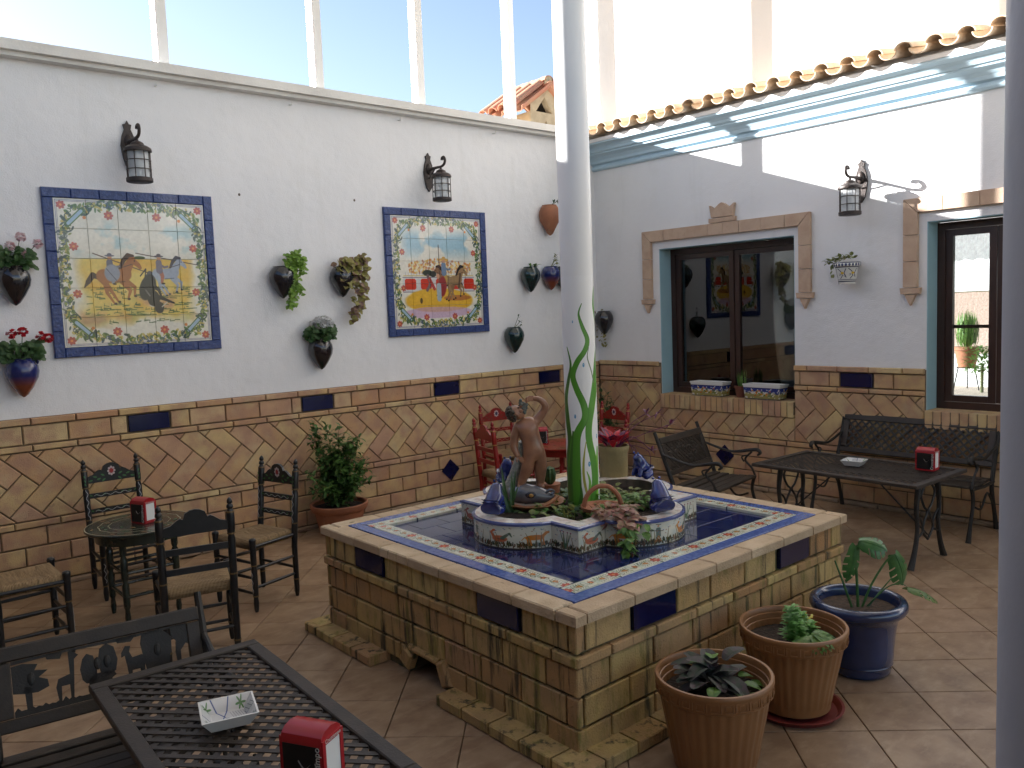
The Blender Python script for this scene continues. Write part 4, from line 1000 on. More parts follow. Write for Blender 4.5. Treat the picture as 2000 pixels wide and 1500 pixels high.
# drape / scaly tail rising behind
sc_ = mat('fish_scales', (.17, .19, .17), .3, (.30, .30, .26), 75, .9, coat=.4, bump=.7, bscale=85)
tail = MB(); P_ = spline([(-.100, .035, .02), (-.108, .045, .08), (-.080, .050, .15), (-.050, .045, .22), (-.030, .040, .29), (-.030, .035, .345)], 5)
tail.tube([p*k for p in P_], [r*k for r in lerp_list([.046, .046, .044, .048, .046, .030], len(P_))], 12, flat=.7); tail.build('fish_tail', sc_, ST, smooth=True)
fishm = mat('fish_glaze', (.085, .095, .12), .2, (.17, .16, .16), 10, .8, coat=.5, bump=.1)
fish = MB(); P_ = spline([(-.105, .03, .060), (-.070, .01, .050), (-.02, -.01, .052), (.04, -.025, .048), (.10, -.035, .036), (.135, -.04, .040)], 5)
fish.tube([p*k for p in P_], [r*k for r in lerp_list([.042, .054, .062, .054, .034, .010], len(P_))], 16, flat=.95); fish.build('fish_body', fishm, ST, smooth=True)
lip = MB(); lip.tube([p*k for p in spline([(-.10, -.055, .0), (-.02, -.088, -.012), (.06, -.095, -.002), (.12, -.080, .022), (.15, -.06, .045)], 5)], .011, 8)
lip.build('fish_mouth', mat('orange_glaze', (.40, .17, .07), .3, (.25, .12, .07), 20, .7, coat=.3), ST, smooth=True)
eye = MB(); eye.ball((.005*k, -.072*k, .058*k), (.030, .008, .018), 12); eye.build('fish_eye_socket', mat('dark_glaze_eye', (.03, .03, .04), .2), ST, smooth=True)
eye = MB(); eye.ball((.006*k, -.079*k, .057*k), (.012, .006, .010), 12); eye.build('fish_eye', mat('amber_eye', (.42, .22, .06), .2), ST, smooth=True)
MB().tube([p*k for p in spline([(.085, -.055, .060), (.108, -.060, .082), (.130, -.055, .070), (.115, -.060, .055)], 4)], .008, 6).build('nostril_scroll', MATS['fish_glaze'], ST, smooth=True)
bs = MB(); bs.lathe([(.0, -.03), (.10, -.03), (.155, .0), (.165, .012), (.150, .012), (.10, -.008), (0, -.01)], 24, T(.02, -.005, 0)); bs.build('basin', MATS['orange_glaze'], ST, smooth=True)
# ------------------------------------------------------------------ things standing in the planter
YP = thing('clay_cylinder_pot', 'tall straight yellowish clay pot behind the column with a purple and red leaved plant', 'plant pot', (-3.125, -3.045, .715))
ym = mat('yellow_clay', (.30, .23, .10), .75, (.20, .17, .08), 6, .9, bump=.3, bscale=60, stain=[((.10, .09, .05), (1, 1, .4), 9, .6, .75, .6)])
MB().lathe([(0, 0), (.088, 0), (.092, .02), (.093, .20), (.098, .215), (.104, .235), (.102, .250), (.092, .250), (.088, .235), (.086, .20), (0, .20)], 28).build('pot', ym, YP, smooth=True)
MB().lathe([(0, .222), (.087, .215)], 20).build('soil', G('soil'), YP)
HP = thing('arched_handle_basket_pot', 'terracotta basket pot with tall arched handle in the planter before the column', 'plant pot', (-3.83, -3.60, .715), math.radians(-41))
MB().lathe([(0, 0), (.075, 0), (.105, .03), (.118, .055), (.122, .065), (.112, .065), (.10, .05), (0, .045)], 24).build('bowl', G('terra'), HP, smooth=True)
MB().tube(spline([(-.108, 0, .045), (-.085, 0, .12), (-.03, 0, .168), (.035, 0, .168), (.085, 0, .12), (.108, 0, .045)], 6), .013, 8).build('handle', G('terra'), HP, smooth=True)
def leafy(mb, rg, c, n, spread, h, L, Wd, droop=.3, up=.5, cone=1.):
    for i in range(n):
        a = rg.uniform(0, 2*PI); r = spread*math.sqrt(rg.random()); z = rg.random()*h
        b = (c[0]+r*math.cos(a), c[1]+r*math.sin(a), c[2]+z); d = (math.cos(a)*cone+rg.uniform(-.5, .5), math.sin(a)*cone+rg.uniform(-.5, .5), up+rg.uniform(-.5, .5))
        s = rg.uniform(.65, 1.15); mb.leaf(b, d, (0, 0, 1), L*s, Wd*s, .15, droop)
lg1 = leafmat('fresh_leaf', (.10, .19, .035), (.05, .12, .025)); lg2 = leafmat('dark_leaf', (.028, .070, .022), (.05, .10, .03)); lg3 = leafmat('olive_leaf', (.17, .18, .05), (.10, .13, .04))
pk = leafmat('pink_leaf', (.28, .12, .11), (.18, .13, .06)); pu = leafmat('purple_leaf', (.14, .025, .07), (.06, .012, .035)); rd = leafmat('red_leaf', (.45, .02, .03), (.20, .01, .03))
rg = random.Random(11)
g = thing('trailing_pink_plant', 'pinkish leaved trailing plant with green tips hanging over the near right rim', 'plant', (-3.92, -3.78, .73))
mb = MB(); leafy(mb, rg, (0, 0, .0), 90, .10, .09, .060, .050, .4, .2); 
for i in range(26): mb.leaf((rg.uniform(-.10, .04), rg.uniform(-.16, -.08), rg.uniform(.0, .05)), (rg.uniform(-1, .4), -1, rg.uniform(-.3, .5)), (0, 0, 1), .06, .055, .1, .4)
mb.build('pink_foliage', pk, g)['kind'] = 'stuff'
mb = MB(); leafy(mb, rg, (.0, -.17, -.02), 12, .035, .05, .05, .045, .5, .0)
for p in spline([(-.10, -.17, .02), (-.13, -.20, -.03), (-.15, -.215, -.09)], 5): leafy(mb, rg, p, 4, .02, .02, .045, .04, .5, -.2)
mb.build('green_tips', lg1, g)['kind'] = 'stuff'
mb = MB(); mb.tube(spline([(0, 0, .02), (-.08, -.13, .045), (-.13, -.20, -.03), (-.15, -.215, -.09)], 5), .003, 5); mb.build('stem', lg2, g)
gc = thing('planter_ground_plants', 'low mixed green plants filling the soil of the lobed planter', 'plants', (PC.x, PC.y, .71)); gc['kind'] = 'stuff'
mb = MB(); mb2 = MB(); mb3 = MB()
for i in range(420):
    a = rg.uniform(0, 6.28); r = .37*math.sqrt(rg.random()); x, y = r*math.cos(a), r*math.sin(a)
    w_ = Vector((x+PC.x-CP[0], y+PC.y-CP[1], 0)).length
    if w_ < .11 or (Vector((x+PC.x+3.915, y+PC.y+3.095, 0)).length < .15): continue
    q = (mb, mb2, mb3)[rg.randrange(3)]
    q.leaf((x, y, rg.uniform(0, .03)), (rg.uniform(-1, 1), rg.uniform(-1, 1), rg.uniform(.1, 1.2)), (0, 0, 1), rg.uniform(.03, .06), rg.uniform(.022, .042), .1, .4)
for cx, cy, n_ in ((-.14, -.36, 90), (.02, -.30, 100), (.20, -.30, 90), (.28, -.16, 80), (.30, .05, 60), (.12, -.18, 70)):
    leafy(mb if n_ % 4 else mb3, rg, (cx, cy, .01), n_, .075, .06, .042, .030, .4, .4)
for i in range(46):     # thin grassy tufts
    b = (-.20+rg.uniform(-.10, .16), -.36+rg.uniform(-.06, .06), .01); mb2.leaf(b, (rg.uniform(-1, 1), rg.uniform(-1, 1), 1.), (1, 0, 0), rg.uniform(.05, .09), .006, .1, .8)
for i in range(12): mb3.leaf((-.30+rg.uniform(-.03, .03), -.22+rg.uniform(-.03, .03), .01), (rg.uniform(-1, 1), rg.uniform(-1, 1), 1.2), (1, 0, 0), .085, .008, .1, .5)
for q, m_ in ((mb, lg1), (mb2, lg2), (mb3, lg3)):
    o = q.build('foliage', m_, gc); o['kind'] = 'stuff'
# spiky plant left of the statue
g = thing('spiky_leaved_plant', 'dark spiky sword-leaved plant in front of the statue, left side', 'plant', (-4.085, -3.10, .71))
for i, (dx, dy, L, lean) in enumerate(((-.01, 0, .27, -.10), (.02, .01, .24, .16), (0, -.02, .20, -.35), (.015, -.01, .22, .02), (.01, .02, .16, .45), (-.02, .01, .15, -.6))):
    mb = MB(); mb.leaf((dx, dy, 0), (lean*.76, -lean*.65, 1), (-.6, -.7, .2), L, .034, .35, .15, 4, lambda t: (1-t)**.7); mb.build('leaf', lg2, g)
g = thing('small_cactus', 'small dark green cactus in a clay pot between the statue and the column', 'cactus', (-3.665, -3.005, .72))
MB().lathe([(.0, 0), (.05, 0), (.062, .06), (.066, .075), (.05, .075), (0, .065)], 16).build('pot', G('terra'), g, smooth=True)
MB().lathe([(.012, .07), (.03, .09), (.034, .13), (.028, .17), (.0, .185)], 16, mod=lambda r, z, t: r*(1+.14*math.cos(8*t))).build('cactus_body', lg2, g, smooth=True)
# purple plant in the yellow pot
mb = MB(); mr = MB(); stm = MB(); rp = random.Random(5)
for i in range(46):
    a = rp.uniform(0, 6.28); b = (.05*math.cos(a), .05*math.sin(a), .235+rp.uniform(0, .05)); (mr if rp.random() < .45 else mb).leaf(b, (math.cos(a)*.5, math.sin(a)*.5, .9), (0, 0, 1), rp.uniform(.06, .12), .038, .2, .5)
for (dx, dy, z, th) in ((.22, -.10, .44, 0), (.31, -.12, .43, 1), (.34, -.20, .36, 2), (.20, -.16, .20, 3), (.12, -.12, .10, 3)):
    P_ = spline([(.04, -.02, .25), (dx*.5, dy*.5, max(.30, z*.85)), (dx, dy, z)], 6); stm.tube(P_, .0028, 5)
    if th == 3: P2_ = spline([(.09, -.04, .25), (dx*.9, dy*.9, .2), (dx*.9, dy, z-.12)], 5); stm.tube(P2_, .0025, 5)
    for k2 in range(9): mb.leaf((dx, dy, z), (rp.uniform(-1, 1), rp.uniform(-1, 1), rp.uniform(-.2, 1)), (0, 0, 1), rp.uniform(.045, .07), .013, .2, .3)
mb.build('purple_foliage', pu, YP)['kind'] = 'stuff'; mr.build('red_leaves', rd, YP)['kind'] = 'stuff'; stm.build('stem', pu, YP)
# ================================================================== painted rush-seat chairs; faces local -Y, rear posts at y=0
rush = mat('rush_seat', (.42, .28, .14), .85, (.24, .15, .075), 9, .8, bump=.9, bscale=26, gen=True, stretch=(1, 9, 1), detail=6)
rn = rush.node_tree.nodes; rl = rush.node_tree.links
def make_chair(name, label, body, trim, wave, group, cat='chair', flower_c=(.35, .03, .03), leafc=(.05, .16, .05)):
    t = thing(name, label, cat, (0, 0, 0), 0, group); w = .178; lean = .055; Hh = .93
    tm = MB(); wv = MB()
    def px(z): return lean*max(0, (z-.35))/(Hh-.35)
    for s in (-1, 1):
        prof = [(.0, .011), (.03, .016), (.05, .018), (.35, .0195), (.44, .021), (.70, .021), (.72, .016), (.735, .021), (.74, .022), (.84, .022), (.855, .017), (.865, .012), (.872, .019), (.885, .017), (.893, .010), (.900, .016), (.915, .013), (.928, .004)]
        mb = MB().tube([(s*w, px(z), z) for z, r in prof], [r for z, r in prof], 10); mb.build('post', body, t, smooth=True, angle=60)
        for z in (.728, .848, .500, .12): tm.tube([(s*w, px(z), z-.004), (s*w, px(z), z+.004)], .0228 if z > .2 else .0205, 10)
        # wavy white line painted down the front of the post
        P_ = [(s*w+.007*math.sin(q*1.05), px(.50+q*.0095)-.0215, .50+q*.0095) for q in range(24)]; wv.tube(P_, .0018, 4)
        prof = [(.0, .011), (.02, .015), (.06, .018), (.10, .014), (.115, .018), (.28, .0195), (.30, .015), (.315, .0195), (.42, .020), (.455, .021), (.470, .023), (.480, .020), (.485, .006)]
        mb = MB().tube([(s*(w+.015), -.345, z) for z, r in prof], [r for z, r in prof], 10); mb.build('front_leg', body, t, smooth=True, angle=60)
        for z in (.107, .307): tm.tube([(s*(w+.015), -.345, z-.004), (s*(w+.015), -.345, z+.004)], .0195, 10)
        P_ = [(s*(w+.015)+.006*math.sin(q*1.1), -.345-.0195, .13+q*.009) for q in range(16)]; wv.tube(P_, .0018, 4)
        for z in (.16, .28): MB().tube([(s*w, 0, z), (s*(w+.008), -.17, z+.0), (s*(w+.015), -.345, z)], [.009, .012, .009], 8).build('stretcher', body, t, smooth=True, angle=60)
        MB().tube([(s*w, 0, .425), (s*(w+.015), -.345, .425)], .011, 8).build('seat_rail', body, t, smooth=True, angle=60)
    for z in (.12, .22, .32): MB().tube([(-w-.015, -.345, z), (0, -.345, z), (w+.015, -.345, z)], [.008, .012, .008], 8).build('stretcher', body, t, smooth=True, angle=60)
    MB().tube([(-w, 0, .20), (w, 0, .20)], .010, 8).build('stretcher', body, t, smooth=True, angle=60)
    # crest rail with a raised middle
    crest = [(-w+.01, .755), (w-.01, .755), (w-.01, .800), (.125, .812), (.095, .835), (.075, .845), (.062, .838), (.050, .868), (.025, .882), (0, .886), (-.025, .882), (-.050, .868), (-.062, .838), (-.075, .845), (-.095, .835), (-.125, .812), (-w+.01, .800)]
    M_ = T(0, px(.82), 0); MB().prism(crest[::-1] if area(crest) < 0 else crest, -.009, .009, M_).build('crest_rail', body, t)
    for z in (.665, .555):
        MB().prism([(-w+.008, z-.017), (w-.008, z-.017), (w-.008, z+.017), (-w+.008, z+.017)], -.007, .007, T(0, px(z), 0)).build('slat', body, t)
        P_ = [(-.13+q*.011, px(z)-.0085, z+.007*math.sin(q*1.1)) for q in range(24)]; wv.tube(P_, .0015, 4)
    # painted flower and leaves
    fl = MB(); y_ = px(.83)-.0105
    for k in range(8): a = 2*PI*k/8; fl.ball((.020*math.cos(a), y_, .828+.026*math.sin(a)), (.008, .0012, .009), 6)
    fl.build('painted_flower', mat('petal_paint_'+('w' if body.name[:5] == 'black' else 'x'), (.52, .42, .42), .5), t)
    MB().ball((0, y_-.001, .828), (.014, .0015, .017), 10).build('painted_flower_centre', mat('centre_paint_'+body.name, flower_c, .5), t)
    lf = MB()
    for s in (-1, 1):
        for (x, z, q) in ((.06, .805, .6), (.085, .790, -.3), (.11, .800, .3), (.14, .782, -.2), (.055, .785, -.8)): lf.leaf((s*x-s*.012, y_, z-.006), (s*1, 0, q), (0, -1, 0), .030, .013, 0, 0)
        for z in (.665, .555):
            for x in (.05, .10, .14): lf.leaf((s*x, px(z)-.0082, z), (s, 0, .5), (0, -1, 0), .022, .009, 0, 0)
        for z in (.755, .78, .81): lf.leaf((s*w, px(z)-.0235, z-.01), (s*.5, 0, 1), (0, -1, 0), .022, .010, 0, 0)
    lf.build('painted_leaves', mat('leaf_paint_'+body.name, leafc, .5), t)['kind'] = 'stuff'
    tm.build('gold_bands', trim, t, smooth=True)['kind'] = 'stuff'; wv.build('painted_wavy_lines', wave, t)['kind'] = 'stuff'
    # woven seat, four wedges, soft edge
    mb = MB(); N = 20; v = []; f = []
    for j in range(N+1):
        for i in range(N+1):
            a = i/N*2-1; b = j/N*2-1; d_ = max(abs(a), abs(b)); y = -.172+b*.180; ww = (w+.012)+(.012)*(-b)
            z = .452+.016*(1-abs(d_-.65)/.65) - .012*(1-d_) if d_ < 1 else .425
            if d_ > .88: z -= (d_-.88)/.12*.018
            v.append((a*ww, y, z+.0012*math.sin((i if abs(a) < abs(b) else j)*3.1)))
    for j in range(N):
        for i in range(N): q = j*(N+1)+i; f.append((q, q+1, q+N+2, q+N+1))
    o = len(v); bd = [i for i in range(N+1)]+[(j)*(N+1)+N for j in range(1, N+1)]+[N*(N+1)+i for i in range(N-1, -1, -1)]+[j*(N+1) for j in range(N-1, 0, -1)]
    for q in bd: v.append((v[q][0]*.97, -.172+(v[q][1]+.172)*.97, .412))
    m2 = len(bd)
    for i in range(m2): f.append((bd[i], o+i, o+(i+1) % m2, bd[(i+1) % m2]))
    mb.add(v, f).build('rush_seat', rush, t, smooth=True, angle=0)
    return t
# stripes of the weave follow the nearest edge
tc = rn.new('ShaderNodeTexCoord'); sp = rn.new('ShaderNodeSeparateXYZ'); rl.new(tc.outputs['Object'], sp.inputs[0])
ad = rn.new('ShaderNodeMath'); ad.operation = 'ADD'; ad.inputs[1].default_value = .172; rl.new(sp.outputs[1], ad.inputs[0])
ab1 = rn.new('ShaderNodeMath'); ab1.operation = 'ABSOLUTE'; rl.new(ad.outputs[0], ab1.inputs[0]); ab2 = rn.new('ShaderNodeMath'); ab2.operation = 'ABSOLUTE'; rl.new(sp.outputs[0], ab2.inputs[0])
gt = rn.new('ShaderNodeMath'); gt.operation = 'GREATER_THAN'; rl.new(ab1.outputs[0], gt.inputs[0]); rl.new(ab2.outputs[0], gt.inputs[1])
mxv = rn.new('ShaderNodeMix'); mxv.data_type = 'FLOAT'; rl.new(gt.outputs[0], mxv.inputs[0]); rl.new(sp.outputs[1], mxv.inputs[2]); rl.new(sp.outputs[0], mxv.inputs[3])
wvn = rn.new('ShaderNodeMath'); wvn.operation = 'MULTIPLY'; wvn.inputs[1].default_value = 900; rl.new(mxv.outputs[0], wvn.inputs[0])
snn = rn.new('ShaderNodeMath'); snn.operation = 'SINE'; rl.new(wvn.outputs[0], snn.inputs[0])
bp = [n_ for n_ in rn if n_.type == 'BUMP'][0]; b2 = rn.new('ShaderNodeBump'); b2.inputs['Strength'].default_value = .8; b2.inputs['Distance'].default_value = .003
rl.new(snn.outputs[0], b2.inputs['Height']); rl.new(b2.outputs[0], bp.inputs['Normal'])
wp = mat('white_line_paint', (.45, .45, .45), .5)
BL = G('black')
D = math.radians
c1 = make_chair('painted_chair', 'black painted chair behind the round table, its flowered back against the brick wall', BL, G('goldd'), wp, 'black painted rush-seat chairs round the small table')
c1.location = (-5.47, -.335, 0); c1.rotation_euler = (0, 0, D(0))
dup(c1, (-4.735, -1.390, 0), D(-90+14), 'black painted chair right of the round table, between it and the bush in terracotta')
dup(c1, (-5.585, -2.265, 0), D(180-14), 'black painted chair nearest the camera, its plain back turned, in front of round table')
dup(c1, (-6.405, -1.30, 0), D(90), 'black painted chair cut by the left edge of the picture, only seat and legs showing')
rc = make_chair('painted_chair', 'red painted chair seen from behind, left of the statue', G('red'), G('gold'), mat('cream_line_paint', (.55, .36, .22), .5), 'red painted rush-seat chairs round the red table', flower_c=(.03, .03, .08), leafc=(.16, .05, .02))
rc.location = (-2.60, -1.10, 0); rc.rotation_euler = (0, 0, D(78))
dup(rc, (-1.78, -.25, 0), D(-10), 'red painted chair by the brick wall, flowered back visible over the nearer red chair')
dup(rc, (-1.08, -1.16, 0), D(-92), 'red painted chair right of the column, facing it, over the red leaved plant')
dup(rc, (-2.10, -2.02, 0), D(180-12), 'red painted chair mostly hidden behind the column and the yellowish clay pot')
# ------------------------------------------------------------------ round painted tables
def round_table(name, label, m, rimm, loc, R_, H0, paint):
    t = thing(name, label, 'table', loc)
    MB().lathe([(0, H0-.020), (R_-.006, H0-.020), (R_, H0-.012), (R_, H0-.004), (R_-.004, H0), (0, H0)], 40).build('tabletop', m, t, smooth=True, angle=40)
    MB().lathe([(R_-.010, H0+.0006), (R_-.003, H0+.0006)], 48).build('painted_rim_line', rimm, t)
    gm_ = MB(); 
    for rr_, wd in ((.74, .0035), (.56, .003)): gm_.lathe([(R_*rr_-wd, H0+.0008), (R_*rr_+wd, H0+.0008)], 48, mod=lambda r, z, a: r*(1+.02*math.sin(14*a)))
    gm_.build('painted_rings', rimm, t)
    pl = MB(); po = MB(); rg_ = random.Random(4)
    for k in range(44):
        a = rg_.uniform(0, 6.28); r = R_*rg_.choice((.64, .84, .36)); q = pl if k % 3 else po
        q.leaf((r*math.cos(a), r*math.sin(a), H0+.0012), (math.cos(a+1.3), math.sin(a+1.3), 0), (0, 0, 1), .045, .018, 0, 0)
    pl.build('painted_leaves', mat(name+'_leaf_paint', paint[0], .5), t); po.build('painted_petals', mat(name+'_petal_paint', paint[1], .5), t)
    MB().lathe([(R_*.80, H0-.085), (R_*.82, H0-.085), (R_*.82, H0-.022), (R_*.80, H0-.022)], 28).build('apron', m, t, smooth=True)
    for k in range(4):
        a = PI/4+k*PI/2; x, y = R_*.68*math.cos(a), R_*.68*math.sin(a)
        prof = [(.0, .012), (.05, .018), (.10, .013), (.12, .020), (.26, .022), (.28, .014), (.30, .022), (.42, .023), (.44, .014), (.46, .021), (H0-.02, .021)]
        MB().tube([(x, y, z) for z, r in prof], [r for z, r in prof], 10).build('leg', m, t, smooth=True, angle=60)
    for k in range(4):
        a = PI/4+k*PI/2; b = a+PI/2; 
        for z in (.18, .33): MB().tube([(R_*.68*math.cos(a), R_*.68*math.sin(a), z), (R_*.68*math.cos(b), R_*.68*math.sin(b), z)], .011, 8).build('stretcher', m, t, smooth=True)
    return t
round_table('round_table', 'low black round table with a green painted floral top, among the black chairs', mat('black_green_lacquer', (.014, .022, .018), .25, (.03, .04, .028), 20, .7, coat=.3), mat('pale_gold_line', (.30, .26, .16), .5), (-5.54, -1.13, 0), .325, .600, ((.05, .10, .04), (.26, .14, .05)))
round_table('round_table', 'red painted round table behind the statue and column', G('red'), G('gold'), (-1.74, -1.12, 0), .325, .600, ((.30, .10, .03), (.5, .3, .1)))

# ------------------------------------------------------------------ cast-metal lattice, benches, tables
def lattice(mb, w, h, pitch, bw, th, M, weave=.0018):
    k = 0
    for s in (1, -1):
        c = -(w+h)/2-pitch; i = 0
        while c < (w+h)/2+pitch:
            i += 1; # line: s*x + y = c
            pts = []
            for x in (-w/2, w/2):
                y = c-s*x
                if -h/2 <= y <= h/2: pts.append((x, y))
            for y in (-h/2, h/2):
                x = (c-y)/s
                if -w/2 < x < w/2: pts.append((x, y))
            c += pitch*math.sqrt(2)
            if len(pts) < 2: continue
            (x0, y0), (x1, y1) = pts[0], pts[-1]; L = math.hypot(x1-x0, y1-y0)
            if L < .012: continue
            nseg = max(1, int(L/(pitch)))
            a = math.atan2(y1-y0, x1-x0); z = .0 + (weave if s > 0 else -weave)
            mb.box((0, 0, 0), (L, bw, th), M @ T((x0+x1)/2, (y0+y1)/2, z) @ Rz(a))
    return mb
def scroll(c, r, a0, turns, n=16, plane='yz', x=0):
    out = []
    for i in range(n+1):
        t = i/n; a = a0+turns*2*PI*t; q = r*(1-.75*t); out.append((x, c[0]+q*math.cos(a), c[1]+q*math.sin(a)))
    return out
BZ = G('bronze'); IR = G('iron')
def garden_table(label, loc, rz, w, l, H0, pitch):
    t = thing('lattice_table', label, 'table', loc, rz); f = .052
    for (cx, cy, sx, sy) in ((0, l/2-f/2, w, f), (0, -l/2+f/2, w, f), (w/2-f/2, 0, f, l-2*f-.003), (-w/2+f/2, 0, f, l-2*f-.003)):
        mb = MB(); me = brick_mesh(max(sx, sy), min(sx, sy), .024, .004, BZ, 'top_frame'); o = link('top_frame', me, t)
        o.matrix_local = T(cx, cy, H0-.024) @ (Rz(PI/2) if sy > sx else Matrix()) @ Matrix.Rotation(-PI/2, 4, 'X')
    lattice(MB(), 1, 1, 1, 1, 1, Matrix()) if False else None
    lattice(MB_ := MB(), w-2*f+.006, l-2*f+.006, pitch, pitch*.46, .003, T(0, 0, H0-.012)).build('lattice_top', BZ, t)
    for s in (-1, 1):       # ornate cast leg pairs at each end
        y = s*(l/2-.10)
        for q in (-1, 1):
            P_ = spline([(q*.13, y, H0-.03), (q*.15, y, H0-.10), (q*.17, y, H0-.22), (q*.155, y, H0-.36), (q*.19, y, .12), (q*.25, y, .0)], 5)
            MB().tube(P_, lerp_list([.020, .021, .017, .015, .018, .024], len(P_)), 8).build('leg', IR, t, smooth=True)
        mb = MB()
        mb.tube([(-.16, y, H0-.035), (.16, y, H0-.035)], .014, 6)
        for q in (-1, 1):
            P_ = spline([(q*.015, y, H0-.04), (q*.10, y, H0-.12), (q*.055, y, H0-.21), (q*.01, y, H0-.25), (q*.06, y, H0-.32), (q*.075, y, H0-.38), (0, y, H0-.45)], 5); mb.tube(P_, .009, 6)
            P_ = spline([(q*.16, y, H0-.26), (q*.10, y, H0-.30), (q*.075, y, H0-.38), (q*.17, y, H0-.42)], 5); mb.tube(P_, .008, 6)
        mb.build('scrollwork', IR, t, smooth=True)
        MB().tube([(0, y, H0-.42), (0, y*.25, H0-.05)], .006, 6).build('brace', IR, t)
    return t
garden_table('bronze lattice-top garden table by the long bench, holding an ashtray and napkin box', (-1.245, -3.735, 0), D(-2.0), .76, 1.27, .620, .043)
garden_table('dark lattice-top garden table in the near left foreground, with ashtray and napkin box', (-6.165, -4.195, 0), D(-2.6), .605, 1.28, .605, .044)
def bench(name, label, loc, rz, w, H0, seat, depth, back, cat='bench'):
    """faces local -Y; rear feet at y=0"""
    t = thing(name, label, cat, loc, rz); lean = .12
    def yb(z): return -.06+lean*max(0, z-seat)/(H0-seat)*1.2
    for s in (-1, 1):
        x = s*w/2; mb = MB()
        P_ = spline([(x, .03, 0), (x, -.01, seat*.35), (x, -.07, seat*.8), (x, yb(seat), seat+.02), (x, yb(seat+.15)-.0, seat+.16), (x, yb(H0)+.0, H0-.02), (x, yb(H0)+.02, H0+.03)], 5)
        mb.tube(P_, lerp_list([.020, .016, .017, .018, .017, .015, .013], len(P_)), 8)
        P_ = spline([(x, -depth-.05, 0), (x, -depth-.02, seat*.3), (x, -depth+.03, seat*.7), (x, -depth+.01, seat)], 5); mb.tube(P_, lerp_list([.022, .014, .014, .016], len(P_)), 8)
        mb.tube([(x, -depth, seat-.008), (x, -depth*.5, seat-.022), (x, -.04, seat-.012)], .013, 8)
        P_ = spline([(x, -.05, seat*.55), (x, -depth*.35, seat*.80), (x, -depth*.6, seat*.55), (x, -depth*.85, seat*.62)], 5); mb.tube(P_, .009, 6)
        mb.build('side_frame', IR, t, smooth=True)
        ar = MB(); za = seat+.20
        P_ = spline([(x, yb(za+.03), za+.06), (x, -.14, za+.015), (x, -.25, za), (x, -depth+.04, za+.025), (x, -depth-.02, za+.03), (x, -depth-.045, za+.005), (x, -depth-.02, za-.015)], 5)
        ar.tube(P_, lerp_list([.012, .014, .014, .018, .020, .016, .010], len(P_)), 8, flat=.8)
        P_ = spline([(x, -depth+.03, za+.01), (x, -depth+.09, za-.06), (x, -depth+.03, za-.13), (x, -depth, seat)], 5); ar.tube(P_, .009, 6)
        ar.tube(spline([(x, -depth+.06, za-.02), (x, -depth+.12, za-.04), (x, -depth+.10, za-.08)], 4), .007, 6)
        ar.build('armrest', IR, t, smooth=True)
    L = w-.02
    a_ = math.atan2(lean*1.2, H0-seat); Mb = T(0, yb(seat)-.004, seat) @ Matrix.Rotation(-a_, 4, 'X'); HH = (H0-seat)/math.cos(a_)
    rb, rt = .045, .055; z0, z1 = HH*.22, HH-.02
    for (za, zb, nm) in ((z1-rt, z1, 'top_rail'), (z0, z0+rb, 'lower_rail')):
        me = brick_mesh(L, zb-za, .024, .005, BZ, nm); o = link(nm, me, t); o.matrix_local = Mb @ T(0, .012, (za+zb)/2)
    for s in (-1, 1):
        me = brick_mesh(.050, z1-rt-z0-rb-.004, .022, .004, BZ, 'back_stile'); o = link('back_stile', me, t); o.matrix_local = Mb @ T(s*(L/2-.028), .011, (z1-rt+z0+rb)/2)
    pw, ph = L-.108, z1-rt-z0-rb-.002; zc = (z1-rt+z0+rb)/2; Mp = Mb @ T(0, 0, zc)
    if back == 'lattice': lattice(MB_ := MB(), pw, ph, .047, .015, .008, Mp @ Matrix.Rotation(PI/2, 4, 'X')).build('lattice_panel', IR, t)
    elif back == 'cast':
        mb = lattice(MB(), pw, ph, .034, .018, .007, Mp @ Matrix.Rotation(PI/2, 4, 'X')); rg_ = random.Random(6)
        mb.box((0, .003, 0), (pw, .004, ph), Mp)
        for i in range(26): mb.ball((rg_.uniform(-.42, .42)*pw, -.004, rg_.uniform(-.42, .42)*ph), (.020, .008, .014), 8, Mp)
        mb.build('cast_panel', BZ, t)
    else: animals(pw, ph, Mp, t)
    n = 5; sw_ = (depth-.03)/n
    for i in range(n):
        me = brick_mesh(L, sw_-.014, .018, .004, BZ, 'seat_slat'); o = link('seat_slat', me, t)
        o.matrix_local = T(0, -.07-sw_*(i+.5)+.02, seat-.012+.010*abs(i-2)/2.) @ Matrix.Rotation(-PI/2, 4, 'X')
    return t
